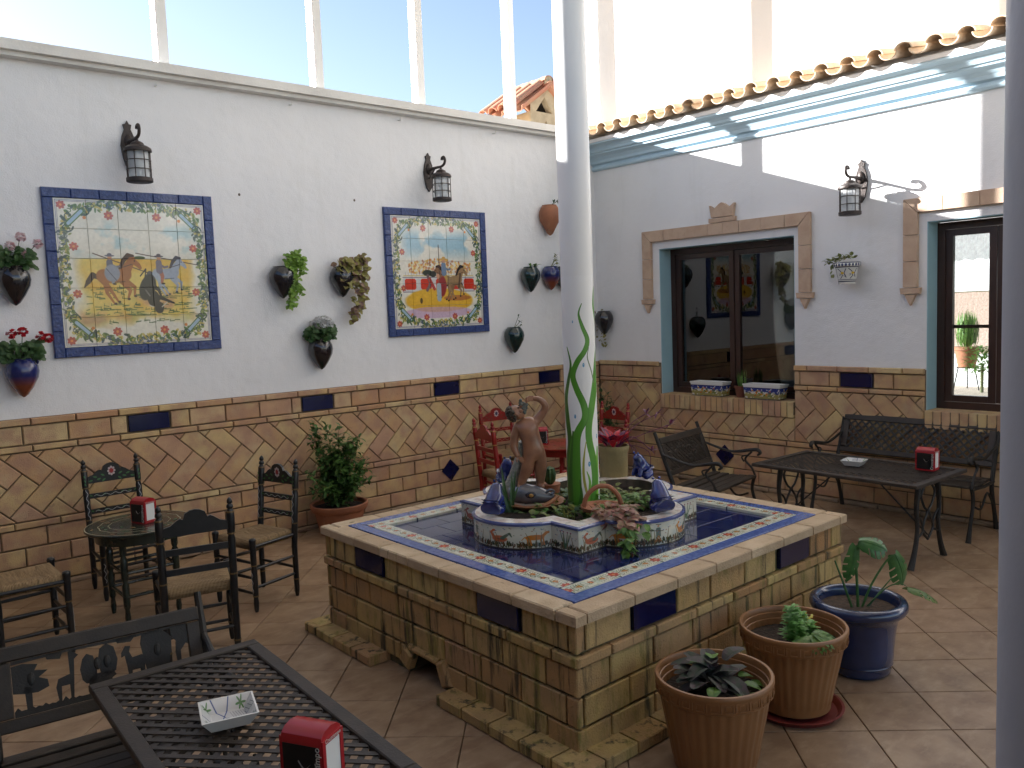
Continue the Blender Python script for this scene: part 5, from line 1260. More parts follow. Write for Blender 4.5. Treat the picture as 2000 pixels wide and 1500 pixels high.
def animals(w, h, M, t):
    """cut-out frieze: trees, giraffe, lion, horse, elephant above a strip of grass"""
    mb = MB(); th = (-.006, .006)
    def P(pts, ox, sc=1., oz=0): 
        q = [((ox+a*sc)*w-w/2, (oz+b*sc)*h-h/2) for a, b in pts]
        q = [(max(-w/2, min(w/2, a)), max(-h/2, min(h/2, b))) for a, b in q]
        if area(q) < 0: q = q[::-1]
        mb.prism(q, th[0], th[1], M)
    g = [(0, 0)]; rg_ = random.Random(2); x = 0
    top = []
    while x < 1: top.append((x, .08+.07*rg_.random()*(len(top) % 2)+.02)); x += .018
    for i in range(len(top)-1): P([(top[i][0], 0), (top[i+1][0], 0), top[i+1], top[i]], 0)
    # left tree
    P([(.065, .1), (.095, .1), (.10, .50), (.06, .50)], 0); P([(0, .42), (.06, .38), (.13, .36), (.19, .42), (.185, .55), (.14, .62), (.19, .72), (.12, .76), (.14, .86), (.06, .92), (0, .90)], 0)
    # giraffe
    P([(.235, .10), (.25, .10), (.255, .36), (.30, .36), (.30, .10), (.315, .10), (.325, .42), (.335, .80), (.36, .86), (.32, .97), (.305, .95), (.305, .55), (.24, .50), (.225, .36)], 0)
    # lion
    P([(.40, .10), (.42, .10), (.43, .26), (.49, .26), (.50, .10), (.525, .10), (.535, .30), (.56, .34), (.545, .44), (.43, .44), (.405, .36)], 0)
    P([(.37, .38), (.39, .30), (.425, .28), (.45, .36), (.455, .55), (.44, .78), (.405, .84), (.38, .76), (.362, .58)], 0)
    P([(.475, .40), (.52, .36), (.56, .42), (.575, .62), (.56, .86), (.52, .95), (.48, .88), (.465, .66)], 0)
    # horse
    P([(.635, .10), (.648, .10), (.652, .34), (.70, .34), (.705, .10), (.72, .10), (.728, .38), (.74, .56), (.715, .60), (.66, .58), (.645, .70), (.655, .80), (.625, .82), (.60, .70), (.598, .62), (.618, .64), (.625, .48)], 0)
    # elephant
    P([(.745, .10), (.775, .10), (.78, .26), (.83, .26), (.835, .10), (.865, .10), (.875, .40), (.895, .55), (.90, .80), (.86, .95), (.80, 1.0), (.73, .98), (.715, .80), (.725, .55)], 0)
    # right tree and hanging leaves
    P([(.925, .10), (.945, .10), (.95, .50), (.985, .62), (1, .60), (1, 1), (.90, .99), (.905, .80), (.93, .70), (.92, .50)], 0)
    P([(0, .93), (.30, .96), (.45, .95), (.60, .93), (.72, .95), (1, .97), (1, 1), (0, 1)], 0); P([(.585, .90), (.66, .88), (.70, 1), (.57, 1)], 0); P([(.19, .90), (.26, .86), (.28, 1), (.18, 1)], 0)
    for x in (.10, .46, .515, .81): mb.ball(((x)*w-w/2, -.006, .62*h-h/2), (.022*w, .006, .12*h), 8, M)
    mb.build('animal_cutout_panel', IR, t)
_b = bench('garden_bench', 'long dark garden bench with a lattice back, under the right window', (-.09, -3.655, 0), D(-90.5), 1.28, .850, .405, .46, 'lattice')
_b = bench('garden_armchair', 'dark cast armchair between the fountain and the bronze table', (-1.50, -2.40, 0), D(9), .72, .800, .390, .44, 'cast', 'armchair')
_b = bench('garden_bench', 'dark garden bench with animal cut-outs in its back, near left corner', (-6.335, -3.360, 0), D(-8), .735, .735, .350, .38, 'animals')

# ------------------------------------------------------------------ napkin boxes and ashtrays
def text_mesh(s, size, name, m, parent, M, ext=.0006):
    cu = bpy.data.curves.new(name, 'FONT'); cu.body = s; cu.size = size; cu.extrude = ext; cu.align_x = 'CENTER'; cu.align_y = 'CENTER'; cu.resolution_u = 3
    o = bpy.data.objects.new('tmp', cu); COL.objects.link(o); dg = bpy.context.evaluated_depsgraph_get(); me = bpy.data.meshes.new_from_object(o.evaluated_get(dg))
    bpy.data.objects.remove(o); me.name = name; me.materials.clear(); me.materials.append(m); q = link(name, me, parent); q.matrix_local = M; return q
RP = G('redplast')
def napkin_box(label, loc, rz, k=1.):
    """open napkin face towards local +X, printed long side towards local -Y"""
    t = thing('napkin_box', label, 'napkin dispenser', loc, rz, 'red napkin boxes on the tables'); w, d, h = .128*k, .100*k, .172*k   # x, y, z
    prof = [(-d/2, 0), (d/2, 0), (d/2, h*.80), (d/2-.006, h*.90), (d*.30, h*.965), (0, h), (-d*.30, h*.965), (-d/2+.006, h*.90), (-d/2, h*.80)]
    MB().prism(prof, -w/2, w/2, Rz(PI/2)).build('casing', RP, t, smooth=True, angle=30)
    for s in (-1, 1):
        X = s*(w/2); e = .0025*s
        fr = MB(); fw = .016*k
        for (y0, y1, z0, z1) in ((-d/2+.002, d/2-.002, .004, .022*k), (-d/2+.002, d/2-.002, h*.78, h*.86), (-d/2+.002, -d/2+fw, .0225*k, h*.779), (d/2-fw, d/2-.002, .0225*k, h*.779)): fr.box((X+e, (y0+y1)/2, (z0+z1)/2), (.006, y1-y0, z1-z0))
        fr.build('front_frame', RP, t)
        MB().box((X+s*.0012, 0, (.022*k+h*.78)/2), (.003, d-2*fw+.001, h*.78-.022*k)).build('napkins', G('napkin'), t)
        text_mesh('Cruzcampo', .0155*k, 'lettering', G('whiteprint'), t, T(X+s*.0058, 0, h*.825) @ Rz(s*PI/2) @ Matrix.Rotation(PI/2, 4, 'X'))
    for s in (-1, 1):
        Y = s*(d/2+.0008)
        MB().box((-s*.012*k*0, Y, h*.42), (w*.90, .0014, h*.70)).build('printed_panel', G('blackplast'), t)
        Mt = T(s*-1*-.055*k, Y+s*.0010, h*.42) @ (Rz(0) if s < 0 else Rz(PI)) @ Matrix.Rotation(PI/2, 4, 'X') @ Rz(PI/2)
        Mt = (T(.052*k, Y-.0010, h*.42) if s < 0 else T(-.052*k, Y+.0010, h*.42) @ Rz(PI)) @ Matrix.Rotation(PI/2, 4, 'X') @ Rz(PI/2)
        text_mesh('Cruzcampo', .026*k, 'lettering', G('whiteprint'), t, Mt)
        gl_ = MB(); q = -s*-1
        gl_.tube(spline([(-.045*k*-s*-1, Y+s*.0006, h*.18), (-.050*k*-s*-1, Y+s*.0006, h*.40), (-.046*k*-s*-1, Y+s*.0006, h*.52)], 4), .0055*k, 6, flat=.12)
        gl_.tube(spline([(-.030*k*-s*-1, Y+s*.0006, h*.48), (-.010*k*-s*-1, Y+s*.0006, h*.40), (.008*k*-s*-1, Y+s*.0006, h*.52)], 4), .004*k, 6, flat=.15)
        gl_.build('printed_drawing', mat('faded_print', (.25, .22, .20), .5), t)
    return t
napkin_box('red napkin box on the near left lattice table, its side lettering large and close', (-6.150, -4.680, .606), D(-62), 1.0)
napkin_box('red napkin box on the low black round table', (-5.515, -1.145, .601), D(-68), .95)
napkin_box('red napkin box on the bronze lattice table by the long bench', (-1.075, -4.185, .621), D(58+90-55), .95)
napkin_box('red napkin box on the red table, between the statue and the column', (-1.87, -.98, .601), D(-38), .95)
am = mat('painted_ashtray_glaze', (1, 1, 1), .15, image=ashpaint(), coat=.4); aw = mat('white_glaze', (.74, .74, .72), .2, coat=.3)
def ashtray(label, loc, rz, k=1.):
    t = thing('ashtray', label, 'ashtray', loc, rz, 'painted square ashtrays'); a, b, h = .075*k, .052*k, .038*k
    MB().box((0, 0, h/2), (2*b, 2*b, h), taper=a/b).build('outer_dish', aw, t)
    v = [(-a, -a, h), (a, -a, h), (a, a, h), (-a, a, h), (-a+.007, -a+.007, h+.001), (a-.007, -a+.007, h+.001), (a-.007, a-.007, h+.001), (-a+.007, a-.007, h+.001), (-b+.008, -b+.008, .0385*k*0+h+.0012), ]
    a2, b2 = a-.007, b-.010; z = h+.0008; zi = h-.022*k+.002
    MB().add([(-a, -a, z), (a, -a, z), (a, a, z), (-a, a, z), (-a2, -a2, z), (a2, -a2, z), (a2, a2, z), (-a2, a2, z)], [(0, 1, 5, 4), (1, 2, 6, 5), (2, 3, 7, 6), (3, 0, 4, 7)]).build('rim', aw, t)
    return t, a2, b2, z
def ash(label, loc, rz, k=1.):
    t = thing('ashtray', label, 'ashtray', loc, rz, 'painted square ashtrays'); a, b, h, th = .074*k, .050*k, .038*k, .006
    def sq(r, z): return [(-r, -r, z), (r, -r, z), (r, r, z), (-r, r, z)]
    v = sq(b, 0)+sq(a, h)+sq(a-th, h+.0005); f = [(3, 2, 1, 0)]+[(i, (i+1) % 4, (i+1) % 4+4, i+4) for i in range(4)]+[(i+4, (i+1) % 4+4, (i+1) % 4+8, i+8) for i in range(4)]
    MB().add(v, f).build('outer_dish', aw, t)
    v = sq(a-th, h+.0005)+sq(b-th, .008); f = [(i, (i+1) % 4, (i+1) % 4+4, i+4) for i in range(4)]+[(4, 5, 6, 7)]
    A_, B_ = 1, (b-th)/(a-th); U4 = lambda r: [(.5-r/2, .5-r/2), (.5+r/2, .5-r/2), (.5+r/2, .5+r/2), (.5-r/2, .5+r/2)]
    o4, i4 = U4(1), U4(B_); uv = [(o4[i], o4[(i+1) % 4], i4[(i+1) % 4], i4[i]) for i in range(4)]+[tuple(i4)]
    MB().add(v, f, None, uv).build('painted_inside', am, t); return t
ash('square painted white ashtray on the near left lattice table', (-6.180, -4.165, .606), D(-16), 1.15)
ash('square painted white ashtray on the bronze lattice table by the long bench', (-1.215, -3.715, .621), D(8), 1.05)
# ================================================================== tile pictures on wall A
def mural(label, im_name, im, x0, z0, S_=1.215):
    t = thing('tile_picture', label, 'tile picture', (x0+S_/2, -.0, z0+S_/2)); fr = mat('moulded_blue_tile', (.014, .034, .145), .3, (.030, .065, .22), 40, .9, bump=1., bscale=50, coat=.15)
    im_m = mat(im_name, (1, 1, 1), .16, image=im, coat=.25); b = .072; I = S_-2*b; w = I/5
    MB().box((0, -.006, 0), (S_-.01, .012, S_-.01)).build('backing', mat('pale_tile_grout', (.42, .41, .38), .9), t)
    for j in range(5):
        for i in range(5):
            a, c = -I/2+i*w+.0011, -I/2+j*w+.0011; a2, c2 = a+w-.0022, c+w-.0022; y = -.020-U(0, .0008); e = .0015
            v = [(a, -.012, c), (a2, -.012, c), (a2, -.012, c2), (a, -.012, c2), (a, y+e, c), (a2, y+e, c), (a2, y+e, c2), (a, y+e, c2), (a+e, y, c+e), (a2-e, y, c+e), (a2-e, y, c2-e), (a+e, y, c2-e)]
            q = lambda p: ((p[0]+I/2)/I, (p[2]+I/2)/I)
            f = [(0, 1, 5, 4), (1, 2, 6, 5), (2, 3, 7, 6), (3, 0, 4, 7), (4, 5, 9, 8), (5, 6, 10, 9), (6, 7, 11, 10), (7, 4, 8, 11), (8, 9, 10, 11)]
            MB().add(v, f, None, [[q(v[k]) for k in ff] for ff in f]).build('picture_tile', im_m, t)
    n = 6; L = (S_-b)/n
    for k in range(4):
        for i in range(n):
            me = brick_mesh(round(L-.001, 4), b-.002, .030, .005, fr, 'frame_tile')
            M_ = Matrix.Rotation(k*PI/2, 4, 'Y'); o = link('frame_tile', me, t)
            o.matrix_local = M_ @ T(-S_/2+L*(i+.5), 0, S_/2-b/2)
    return t
mural('large blue-framed tile picture of riders herding a bull, on the left of the wall', 'herding_picture_glaze', mural_a(), -5.712, 1.650, 1.222)
mural('large blue-framed tile picture of a bullring scene, nearer the corner', 'bullring_picture_glaze', mural_b(), -2.876, 1.660, 1.216)

# ------------------------------------------------------------------ wall lanterns
lm = mat('dark_copper', (.030, .022, .020), .45, (.055, .038, .032), 40, .7, bump=.3, bscale=120, metal=.3)
seed = bpy.data.materials.new('seeded_glass'); seed.use_nodes = True; MATS['seeded_glass'] = seed
n_ = seed.node_tree.nodes; l_ = seed.node_tree.links; gm_ = n_['Principled BSDF']; gm_.inputs['Base Color'].default_value = (.75, .78, .80, 1); gm_.inputs['Roughness'].default_value = .15
nz = n_.new('ShaderNodeTexNoise'); nz.inputs['Scale'].default_value = 90; bpn = n_.new('ShaderNodeBump'); bpn.inputs['Strength'].default_value = .8; l_.new(nz.outputs[0], bpn.inputs['Height']); l_.new(bpn.outputs[0], gm_.inputs['Normal'])
tt = n_.new('ShaderNodeBsdfTransparent'); tt.inputs[0].default_value = (.85, .87, .88, 1); mm = n_.new('ShaderNodeMixShader'); mm.inputs[0].default_value = .42; l_.new(tt.outputs[0], mm.inputs[1]); l_.new(gm_.outputs[0], mm.inputs[2]); l_.new(mm.outputs[0], n_['Material Output'].inputs[0])
def lantern(label, loc, rz):
    """hangs off a wall behind local +Y; loc is the bottom centre of the cage, .215 out from the wall"""
    t = thing('wall_lantern', label, 'wall lantern', loc, rz, 'round wall lanterns'); R_ = .088
    MB().lathe([(0, 0), (R_-.004, 0), (R_+.004, .004), (R_+.004, .030), (R_-.006, .034), (R_-.02, .030), (0, .03)], 24).build('base_ring', lm, t, smooth=True)
    MB().lathe([(R_-.016, .03), (R_-.016, .225)], 24).build('glass_cylinder', seed, t, smooth=True)
    MB().lathe([(R_-.010, .222), (R_+.008, .222), (R_+.010, .230), (R_+.006, .245), (.070, .262), (.050, .268), (.044, .285), (.026, .296), (.012, .300), (.008, .318), (0, .320)], 24).build('cap', lm, t, smooth=True)
    for k in range(8): a = 2*PI*k/8+.2; MB().tube([((R_-.003)*math.cos(a), (R_-.003)*math.sin(a), .03), ((R_-.003)*math.cos(a), (R_-.003)*math.sin(a), .225)], .0038, 6).build('cage_bar', lm, t)
    for z in (.092, .158): MB().tube([((R_-.003)*math.cos(2*PI*i/24), (R_-.003)*math.sin(2*PI*i/24), z) for i in range(25)], .0038, 6).build('cage_hoop', lm, t)
    MB().lathe([(0, .03), (.018, .03), (.018, .075), (.012, .08), (0, .08)], 12).build('lamp_holder', G('white'), t, smooth=True)
    MB().lathe([(.012, .08), (.026, .11), (.028, .135), (.018, .16), (0, .168)], 14).build('bulb', mat('bulb_glass', (.7, .7, .68), .2), t, smooth=True)
    # back plate: leaf shaped, with finial; arm and scroll
    out_ = [(-.030, .155), (-.045, .22), (-.055, .30), (-.042, .37), (-.022, .42), (-.030, .455), (-.012, .46), (0, .485), (.012, .46), (.030, .455), (.022, .42), (.042, .37), (.055, .30), (.045, .22), (.030, .155), (0, .115)]
    MB().prism(out_ if area(out_) < 0 else out_[::-1], .195, .214).build('back_plate', lm, t)
    MB().ball((0, .195, .33), (.03, .02, .055), 12).build('plate_boss', lm, t, smooth=True)
    P_ = spline([(0, .19, .32), (0, .13, .325), (0, .06, .325), (0, -.01, .325), (0, -.055, .34), (0, -.072, .375), (0, -.055, .405), (0, -.030, .400), (0, -.028, .382)], 5)
    MB().tube(P_, lerp_list([.018, .015, .013, .012, .012, .012, .013, .014, .016], len(P_)), 8).build('scroll_arm', lm, t, smooth=True)
    MB().tube(spline([(0, .19, .24), (0, .15, .27), (0, .10, .315)], 4), .007, 6).build('lower_brace', lm, t, smooth=True)
    return t
lt = lantern('round dark wall lantern above the herding tile picture', (-5.09, -.215, 2.915), 0)
dup(lt, (-2.335, -.215, 2.930), 0, 'round dark wall lantern above the bullring tile picture')
dup(lt, (-.215, -3.175, 2.565), D(-90), 'round dark wall lantern catching the sun on the house wall, between the windows')

# ------------------------------------------------------------------ wall pots
def wallpot(label, x, ztip, m, top=.27, R_=.105, rot=0., kind='jar', wall='A'):
    t = thing('wall_pot', label, 'wall pot', (x, -.004, ztip) if wall == 'A' else (-.004, x, ztip), 0 if wall == 'A' else -PI/2, 'jar-shaped pots hung on the wall')
    h = top; prof = [(0.006, 0), (.03, .018), (.066, h*.26), (R_*.95, h*.50), (R_*1.03, h*.66), (R_*.98, h*.80), (R_*.80, h*.93), (R_*.68, h*.975), (R_*.70, h), (R_*.62, h), (R_*.60, h*.95), (R_*.60, h*.88)]
    MB().lathe(prof, 28, T(0, -R_*.62, 0) @ Matrix.Rotation(rot, 4, 'Y'), mod=None).build('jar', m, t, smooth=True)
    MB().lathe([(0, h*.92), (R_*.64, h*.90)], 16, T(0, -R_*.62, 0)).build('soil', G('soil'), t)
    return t, (0, -R_*.62, h*.95)
dg_, gg_, bgz = G('darkglaze'), G('greenglaze'), G('blueglaze')
brown2 = mat('dark_red_dipped_glaze', (.016, .014, .05), .15, (.16, .03, .02), 3.2, 1., coat=.5)
# split glaze: blue above, red clay below
split = mat('two_tone_glaze', (.014, .022, .12), .18, coat=.5); sn = split.node_tree.nodes; sl = split.node_tree.links
tc = sn.new('ShaderNodeTexCoord'); sx = sn.new('ShaderNodeSeparateXYZ'); sl.new(tc.outputs['Object'], sx.inputs[0]); r_ = sn.new('ShaderNodeMapRange'); r_.inputs[1].default_value = .08; r_.inputs[2].default_value = .15
sl.new(sx.outputs[2], r_.inputs[0]); cx = sn.new('ShaderNodeMix'); cx.data_type = 'RGBA'; cx.inputs[6].default_value = (.20, .05, .025, 1); cx.inputs[7].default_value = (.014, .022, .12, 1); sl.new(r_.outputs[0], cx.inputs[0]); sl.new(cx.outputs[2], sn['Principled BSDF'].inputs['Base Color'])
rg = random.Random(21)
def geranium(t, top, col, heads, seed_, leafm=lg2, hr=.028):
    r2 = random.Random(seed_); lf = MB(); st = MB()
    for i in range(150):
        a = r2.uniform(0, 6.28); r = .115*math.sqrt(r2.random()); z = r2.uniform(0, .13)
        lf.leaf((top[0]+r*math.cos(a)*1.1, top[1]+r*math.sin(a)*.8-.01, top[2]+z), (math.cos(a), math.sin(a)*.5, r2.uniform(-.4, .7)), (r2.uniform(-.4, .4), -1, .7), .040, .040, .2, .3, 3, lambda q: [.55, 1, .95, .45][int(round(q*3))])
    for (dx, dz) in heads:
        hx, hy, hz = top[0]+dx, top[1]-.03, top[2]+dz; st.tube(spline([(top[0]+dx*.2, top[1], top[2]), (top[0]+dx*.7, top[1]-.02, top[2]+dz*.7), (hx, hy, hz)], 4), .0025, 5)
        fl = MB()
        for k in range(44):
            d_ = Vector((r2.gauss(0, 1), r2.gauss(0, 1), r2.gauss(0, .8))).normalized(); fl.leaf(Vector((hx, hy, hz))+d_*hr*.62, d_, (0, .3, 1), hr*.66, hr*.95, .2, .2, 2, lambda q: [.4, 1, .8][int(round(q*2))])
        fl.build('flower_head', col, t)
        for s_ in (.5,): lf.leaf((top[0]+dx*s_, top[1]-.015, top[2]+dz*s_), (dx, -.2, .1), (0, 0, 1), .04, .034, .2, .3)
    lf.build('foliage', leafm, t)['kind'] = 'stuff'; st.build('stem', leafm, t)
pinkm = leafmat('pale_pink_petal', (.62, .40, .44), (.70, .52, .52)); redm = leafmat('red_petal', (.38, .010, .02), (.50, .02, .03)); whm = leafmat('white_petal', (.74, .74, .74), (.66, .66, .68))
t, top = wallpot('dark wall pot with a pale pink geranium, upper one left of the herding picture', -5.935, 2.035, dg_); geranium(t, top, pinkm, [(.06, .215), (.16, .17), (-.01, .15), (.09, .09)], 2)
t, top = wallpot('blue and red clay wall pot with a red geranium, lower left of the herding picture', -5.935, 1.395, split); geranium(t, top, redm, [(.02, .20), (.13, .165), (.175, .15), (-.05, .19)], 3)
MB().tube([(.085+.022*math.cos(k*PI/6), -.05, .245+.022*math.sin(k*PI/6)) for k in range(13)], .008, 8).build('ear', split, t, smooth=True)
t, top = wallpot('dark wall pot with bright green trailing plant, first right of the herding picture', -3.945, 2.045, dg_)
mb = MB(); r2 = random.Random(9)
for (x0, z0, x1, z1, n_l) in ((.06, .02, .06, -.34, 120), (.10, .06, .17, -.06, 80), (.05, .04, .12, .09, 80), (.04, -.02, .12, -.24, 110), (.08, 0, .18, .02, 60)):
    for i in range(n_l):
        q = r2.random(); x = x0+(x1-x0)*q+r2.uniform(-.035, .035); z = z0+(z1-z0)*q+r2.uniform(-.02, .03)+.04*math.sin(q*3)
        mb.leaf((top[0]+x, top[1]-.04+r2.uniform(-.03, .03), top[2]+z), (r2.uniform(-1, 1), r2.uniform(-1, .2), r2.uniform(-.8, .5)), (0, -1, .8), .040, .034, .15, .3)
mb.build('trailing_foliage', leafmat('lime_leaf', (.17, .28, .045), (.10, .20, .03)), t)['kind'] = 'stuff'
t, top = wallpot('dark wall pot with a long trailing plant of yellow-green and purplish leaves', -3.375, 2.045, dg_)
mb = MB(); mb2 = MB(); st = MB()
for (pts, n_l) in (([(.0, .05, 0), (.10, .06, 0), (.19, .09, 0), (.21, -.05, 0)], 44), ([(.02, .03, 0), (.10, -.05, 0), (.13, -.22, 0), (.10, -.38, 0), (.05, -.47, 0)], 46), ([(.05, .04, 0), (.17, -.02, 0), (.18, -.18, 0), (.13, -.34, 0)], 40), ([(-.05, .05, 0), (-.02, -.06, 0), (.02, -.15, 0)], 26), ([(.0, .05, 0), (.06, -.03, 0), (.09, -.12, 0)], 36)):
    P_ = spline([(top[0]+a, top[1]-.05, top[2]+b) for a, b, c_ in pts], 8); st.tube(P_, .003, 5)
    for i in range(int(n_l*1.7)):
        p = P_[r2.randrange(len(P_))]; q = mb if r2.random() < .62 else mb2
        q.leaf((p.x+r2.uniform(-.02, .02), p.y+r2.uniform(-.03, .02), p.z+r2.uniform(-.02, .02)), (r2.uniform(-1, 1), r2.uniform(-1, .1), r2.uniform(-1, .6)), (0, -1, .7), .058, .052, .15, .3)
mb.build('yellow_green_foliage', leafmat('yellow_green_leaf', (.22, .21, .05), (.16, .13, .05)), t)['kind'] = 'stuff'; mb2.build('purplish_foliage', leafmat('dusky_leaf', (.12, .07, .07), (.20, .13, .06)), t)['kind'] = 'stuff'; st.build('trailing_stem', leafmat('dusky_leaf', (.12, .07, .07), (.20, .13, .06)), t)
t, top = wallpot('dark wall pot heaped with white flowers, below the trailing plants', -3.625, 1.415, dg_)
geranium(t, top, whm, [(-.07, .15), (-.02, .18), (.03, .19), (.07, .17), (.0, .16), (.09, .14), (-.04, .16), (.05, .16), (-.05, .13), (.02, .14)], 5, hr=.030)
def sprig(t, top, spec, lm_, w=.018, L=.05):
    mb = MB(); r2 = random.Random(len(spec)*7+int(top[2]*100)); st = MB()
    for (dx, dz, n_l) in spec:
        P_ = spline([top, (top[0]+dx*.6, top[1]-.02, top[2]+dz*.6), (top[0]+dx, top[1]-.03, top[2]+dz)], 5); st.tube(P_, .0028, 5)
        for i in range(n_l): mb.leaf(P_[-1-(i % 4)], (r2.uniform(-1, 1), r2.uniform(-1, .3), r2.uniform(-.3, 1)), (0, 0, 1), L*r2.uniform(.7, 1.1), w, .2, .2)
    mb.build('leaves', lm_, t)['kind'] = 'stuff'; st.build('stem', lm_, t)
t, top = wallpot('terracotta wall pot, highest of those next to the column', -.795, 2.665, G('terra'), top=.325, R_=.115); sprig(t, top, [(.05, .05, 5), (.11, .07, 4)], lg2, .014, .045)
t, top = wallpot('dark green glazed wall pot, left of the row of three by the column', -1.105, 2.055, gg_); sprig(t, top, [(-.02, .02, 9), (.04, .02, 9), (.08, .03, 4)], lg1, .022, .06)
t, top = wallpot('blue and clay wall pot in the middle of three by the column', -.800, 2.075, split, top=.255); sprig(t, top, [(.05, .09, 10), (.06, .14, 8), (.07, .06, 6)], lg3, .016, .045)
t, top = wallpot('dark wall pot half hidden behind the column', -.610, 2.070, gg_, top=.26); sprig(t, top, [(.02, .05, 5)], lg2)
t, top = wallpot('dark glossy wall pot with a sparse sprig, low on the wall near the column', -1.365, 1.420, gg_, top=.272); sprig(t, top, [(.06, .07, 5), (.05, .14, 4), (.08, .03, 4)], lg2, .014, .04)
t, top = wallpot('wall pot with yellow-green hanging plant beside the column on the house wall', -.16, 1.55, dg_, wall='B')
mb = MB()
for i in range(70): mb.leaf((U(-.10, .04), U(-.12, -.02), U(-.13, .30)), (U(-1, 1), U(-1, .2), U(-1, .5)), (0, -.5, 1), .034, .028, .15, .3)
mb.build('foliage', MATS['yellow_green_leaf'], t)['kind'] = 'stuff'
# painted pot on wall B
t = thing('wall_pot', 'small white pot painted in blue and yellow on the house wall below the lantern', 'wall pot', (-.118, -3.098, 1.985), -PI/2)
ppm = mat('painted_pot_glaze', (1, 1, 1), .2, image=potpaint(), coat=.3)
mb = MB(); N = 28; prof = [(.070, 0), (.078, .05), (.092, .12), (.098, .150), (.112, .155), (.114, .185), (.110, .19)]; v = []; f = []; uv = []
for k, (r, z) in enumerate(prof):
    for j in range(N+1): a = 2*PI*j/N; v.append((r*math.cos(a), r*math.sin(a), z))
for k in range(len(prof)-1):
    for j in range(N): f.append((k*(N+1)+j, k*(N+1)+j+1, (k+1)*(N+1)+j+1, (k+1)*(N+1)+j)); uv.append(((j/N, prof[k][1]/.19), ((j+1)/N, prof[k][1]/.19), ((j+1)/N, prof[k+1][1]/.19), (j/N, prof[k+1][1]/.19)))
mb.add(v, f, None, uv).build('pot', ppm, t, smooth=True, angle=50); MB().lathe([(0, .001), (.070, 0)], 20).build('pot_bottom', aw, t); MB().lathe([(.110, .19), (.098, .19), (.095, .16), (0, .165)], 24).build('soil', G('soil'), t)
mb = MB(); r2 = random.Random(13)
for i in range(60):
    x = r2.uniform(-.17, .07); mb.leaf((x, r2.uniform(-.07, .05), .185+.03*r2.random()+(.03 if x > -.1 else 0)), (r2.uniform(-1, .6), r2.uniform(-1, .5), r2.uniform(-.2, .8)), (0, 0, 1), .045, .036, .2, .4)
for i in range(10): mb.leaf((r2.uniform(-.13, -.10), -.03, r2.uniform(.08, .19)), (r2.uniform(-.5, .5), -.5, -.8), (0, -.5, .5), .035, .02, .2, .3)
mb.build('foliage', lg3, t)['kind'] = 'stuff'; MB().tube([(0, .10, .12), (0, .118, .12)], .03, 8).build('hanger', lm, t)

# ------------------------------------------------------------------ window-sill planters
bxm = mat('planter_box_glaze', (1, 1, 1), .2, image=boxtile(), coat=.3)
def boxplanter(label, s0, s1):
    w, d_, h = s1-s0, .15, .150; t = thing('planter_box', label, 'planter box', (.035, -(s0+s1)/2, .907), -PI/2, 'painted ceramic boxes on the window sill')
    def tr(k, z): return [(-w/2*k, -d_/2*k, z), (w/2*k, -d_/2*k, z), (w/2*k, d_/2*k, z), (-w/2*k, d_/2*k, z)]
    v = tr(.90, 0)+tr(.985, h-.018); f = []; uv = []
    for i in range(4): j = (i+1) % 4; L_ = (1, .4)[i % 2]; f.append((i, j, j+4, i+4)); uv.append(((0, 0), (L_, 0), (L_, 1), (0, 1)))
    MB().add(v, f, None, uv).build('painted_sides', bxm, t)
    v = tr(1., h-.018)+tr(1.03, h-.006)+tr(1.02, h)+tr(.90, h)+tr(.88, .1)
    f = [(a*4+i, a*4+(i+1) % 4, (a+1)*4+(i+1) % 4, (a+1)*4+i) for a in range(4) for i in range(4)]+[(3, 2, 1, 0)]; MB().add(v, f).build('rim', aw, t)
    MB().add(tr(.9, .105), [(0, 1, 2, 3)]).build('soil', G('soil'), t); return t
boxplanter('painted ceramic planter box on the window sill, left of the clay pot', 1.335, 1.735)
boxplanter('painted ceramic planter box on the window sill, right of the clay pot', 1.975, 2.385)
t = thing('sill_pot', 'small dark terracotta pot with grassy plant on the sill, between the two painted boxes', 'plant pot', (.085, -1.88, .907))
MB().lathe([(0, 0), (.055, 0), (.068, .09), (.074, .092), (.076, .115), (.066, .115), (.062, .09), (0, .09)], 20).build('pot', mat('dark_terracotta', (.16, .055, .035), .7), t, smooth=True)
mb = MB()
for i in range(34): a = U(0, 6.28); mb.leaf((.03*math.cos(a), .03*math.sin(a), .09), (math.cos(a)*.35, math.sin(a)*.35, 1), (math.cos(a), math.sin(a), 0), U(.12, .20), .008, .2, .3)
mb.build('grass_blades', lg1, t)['kind'] = 'stuff'

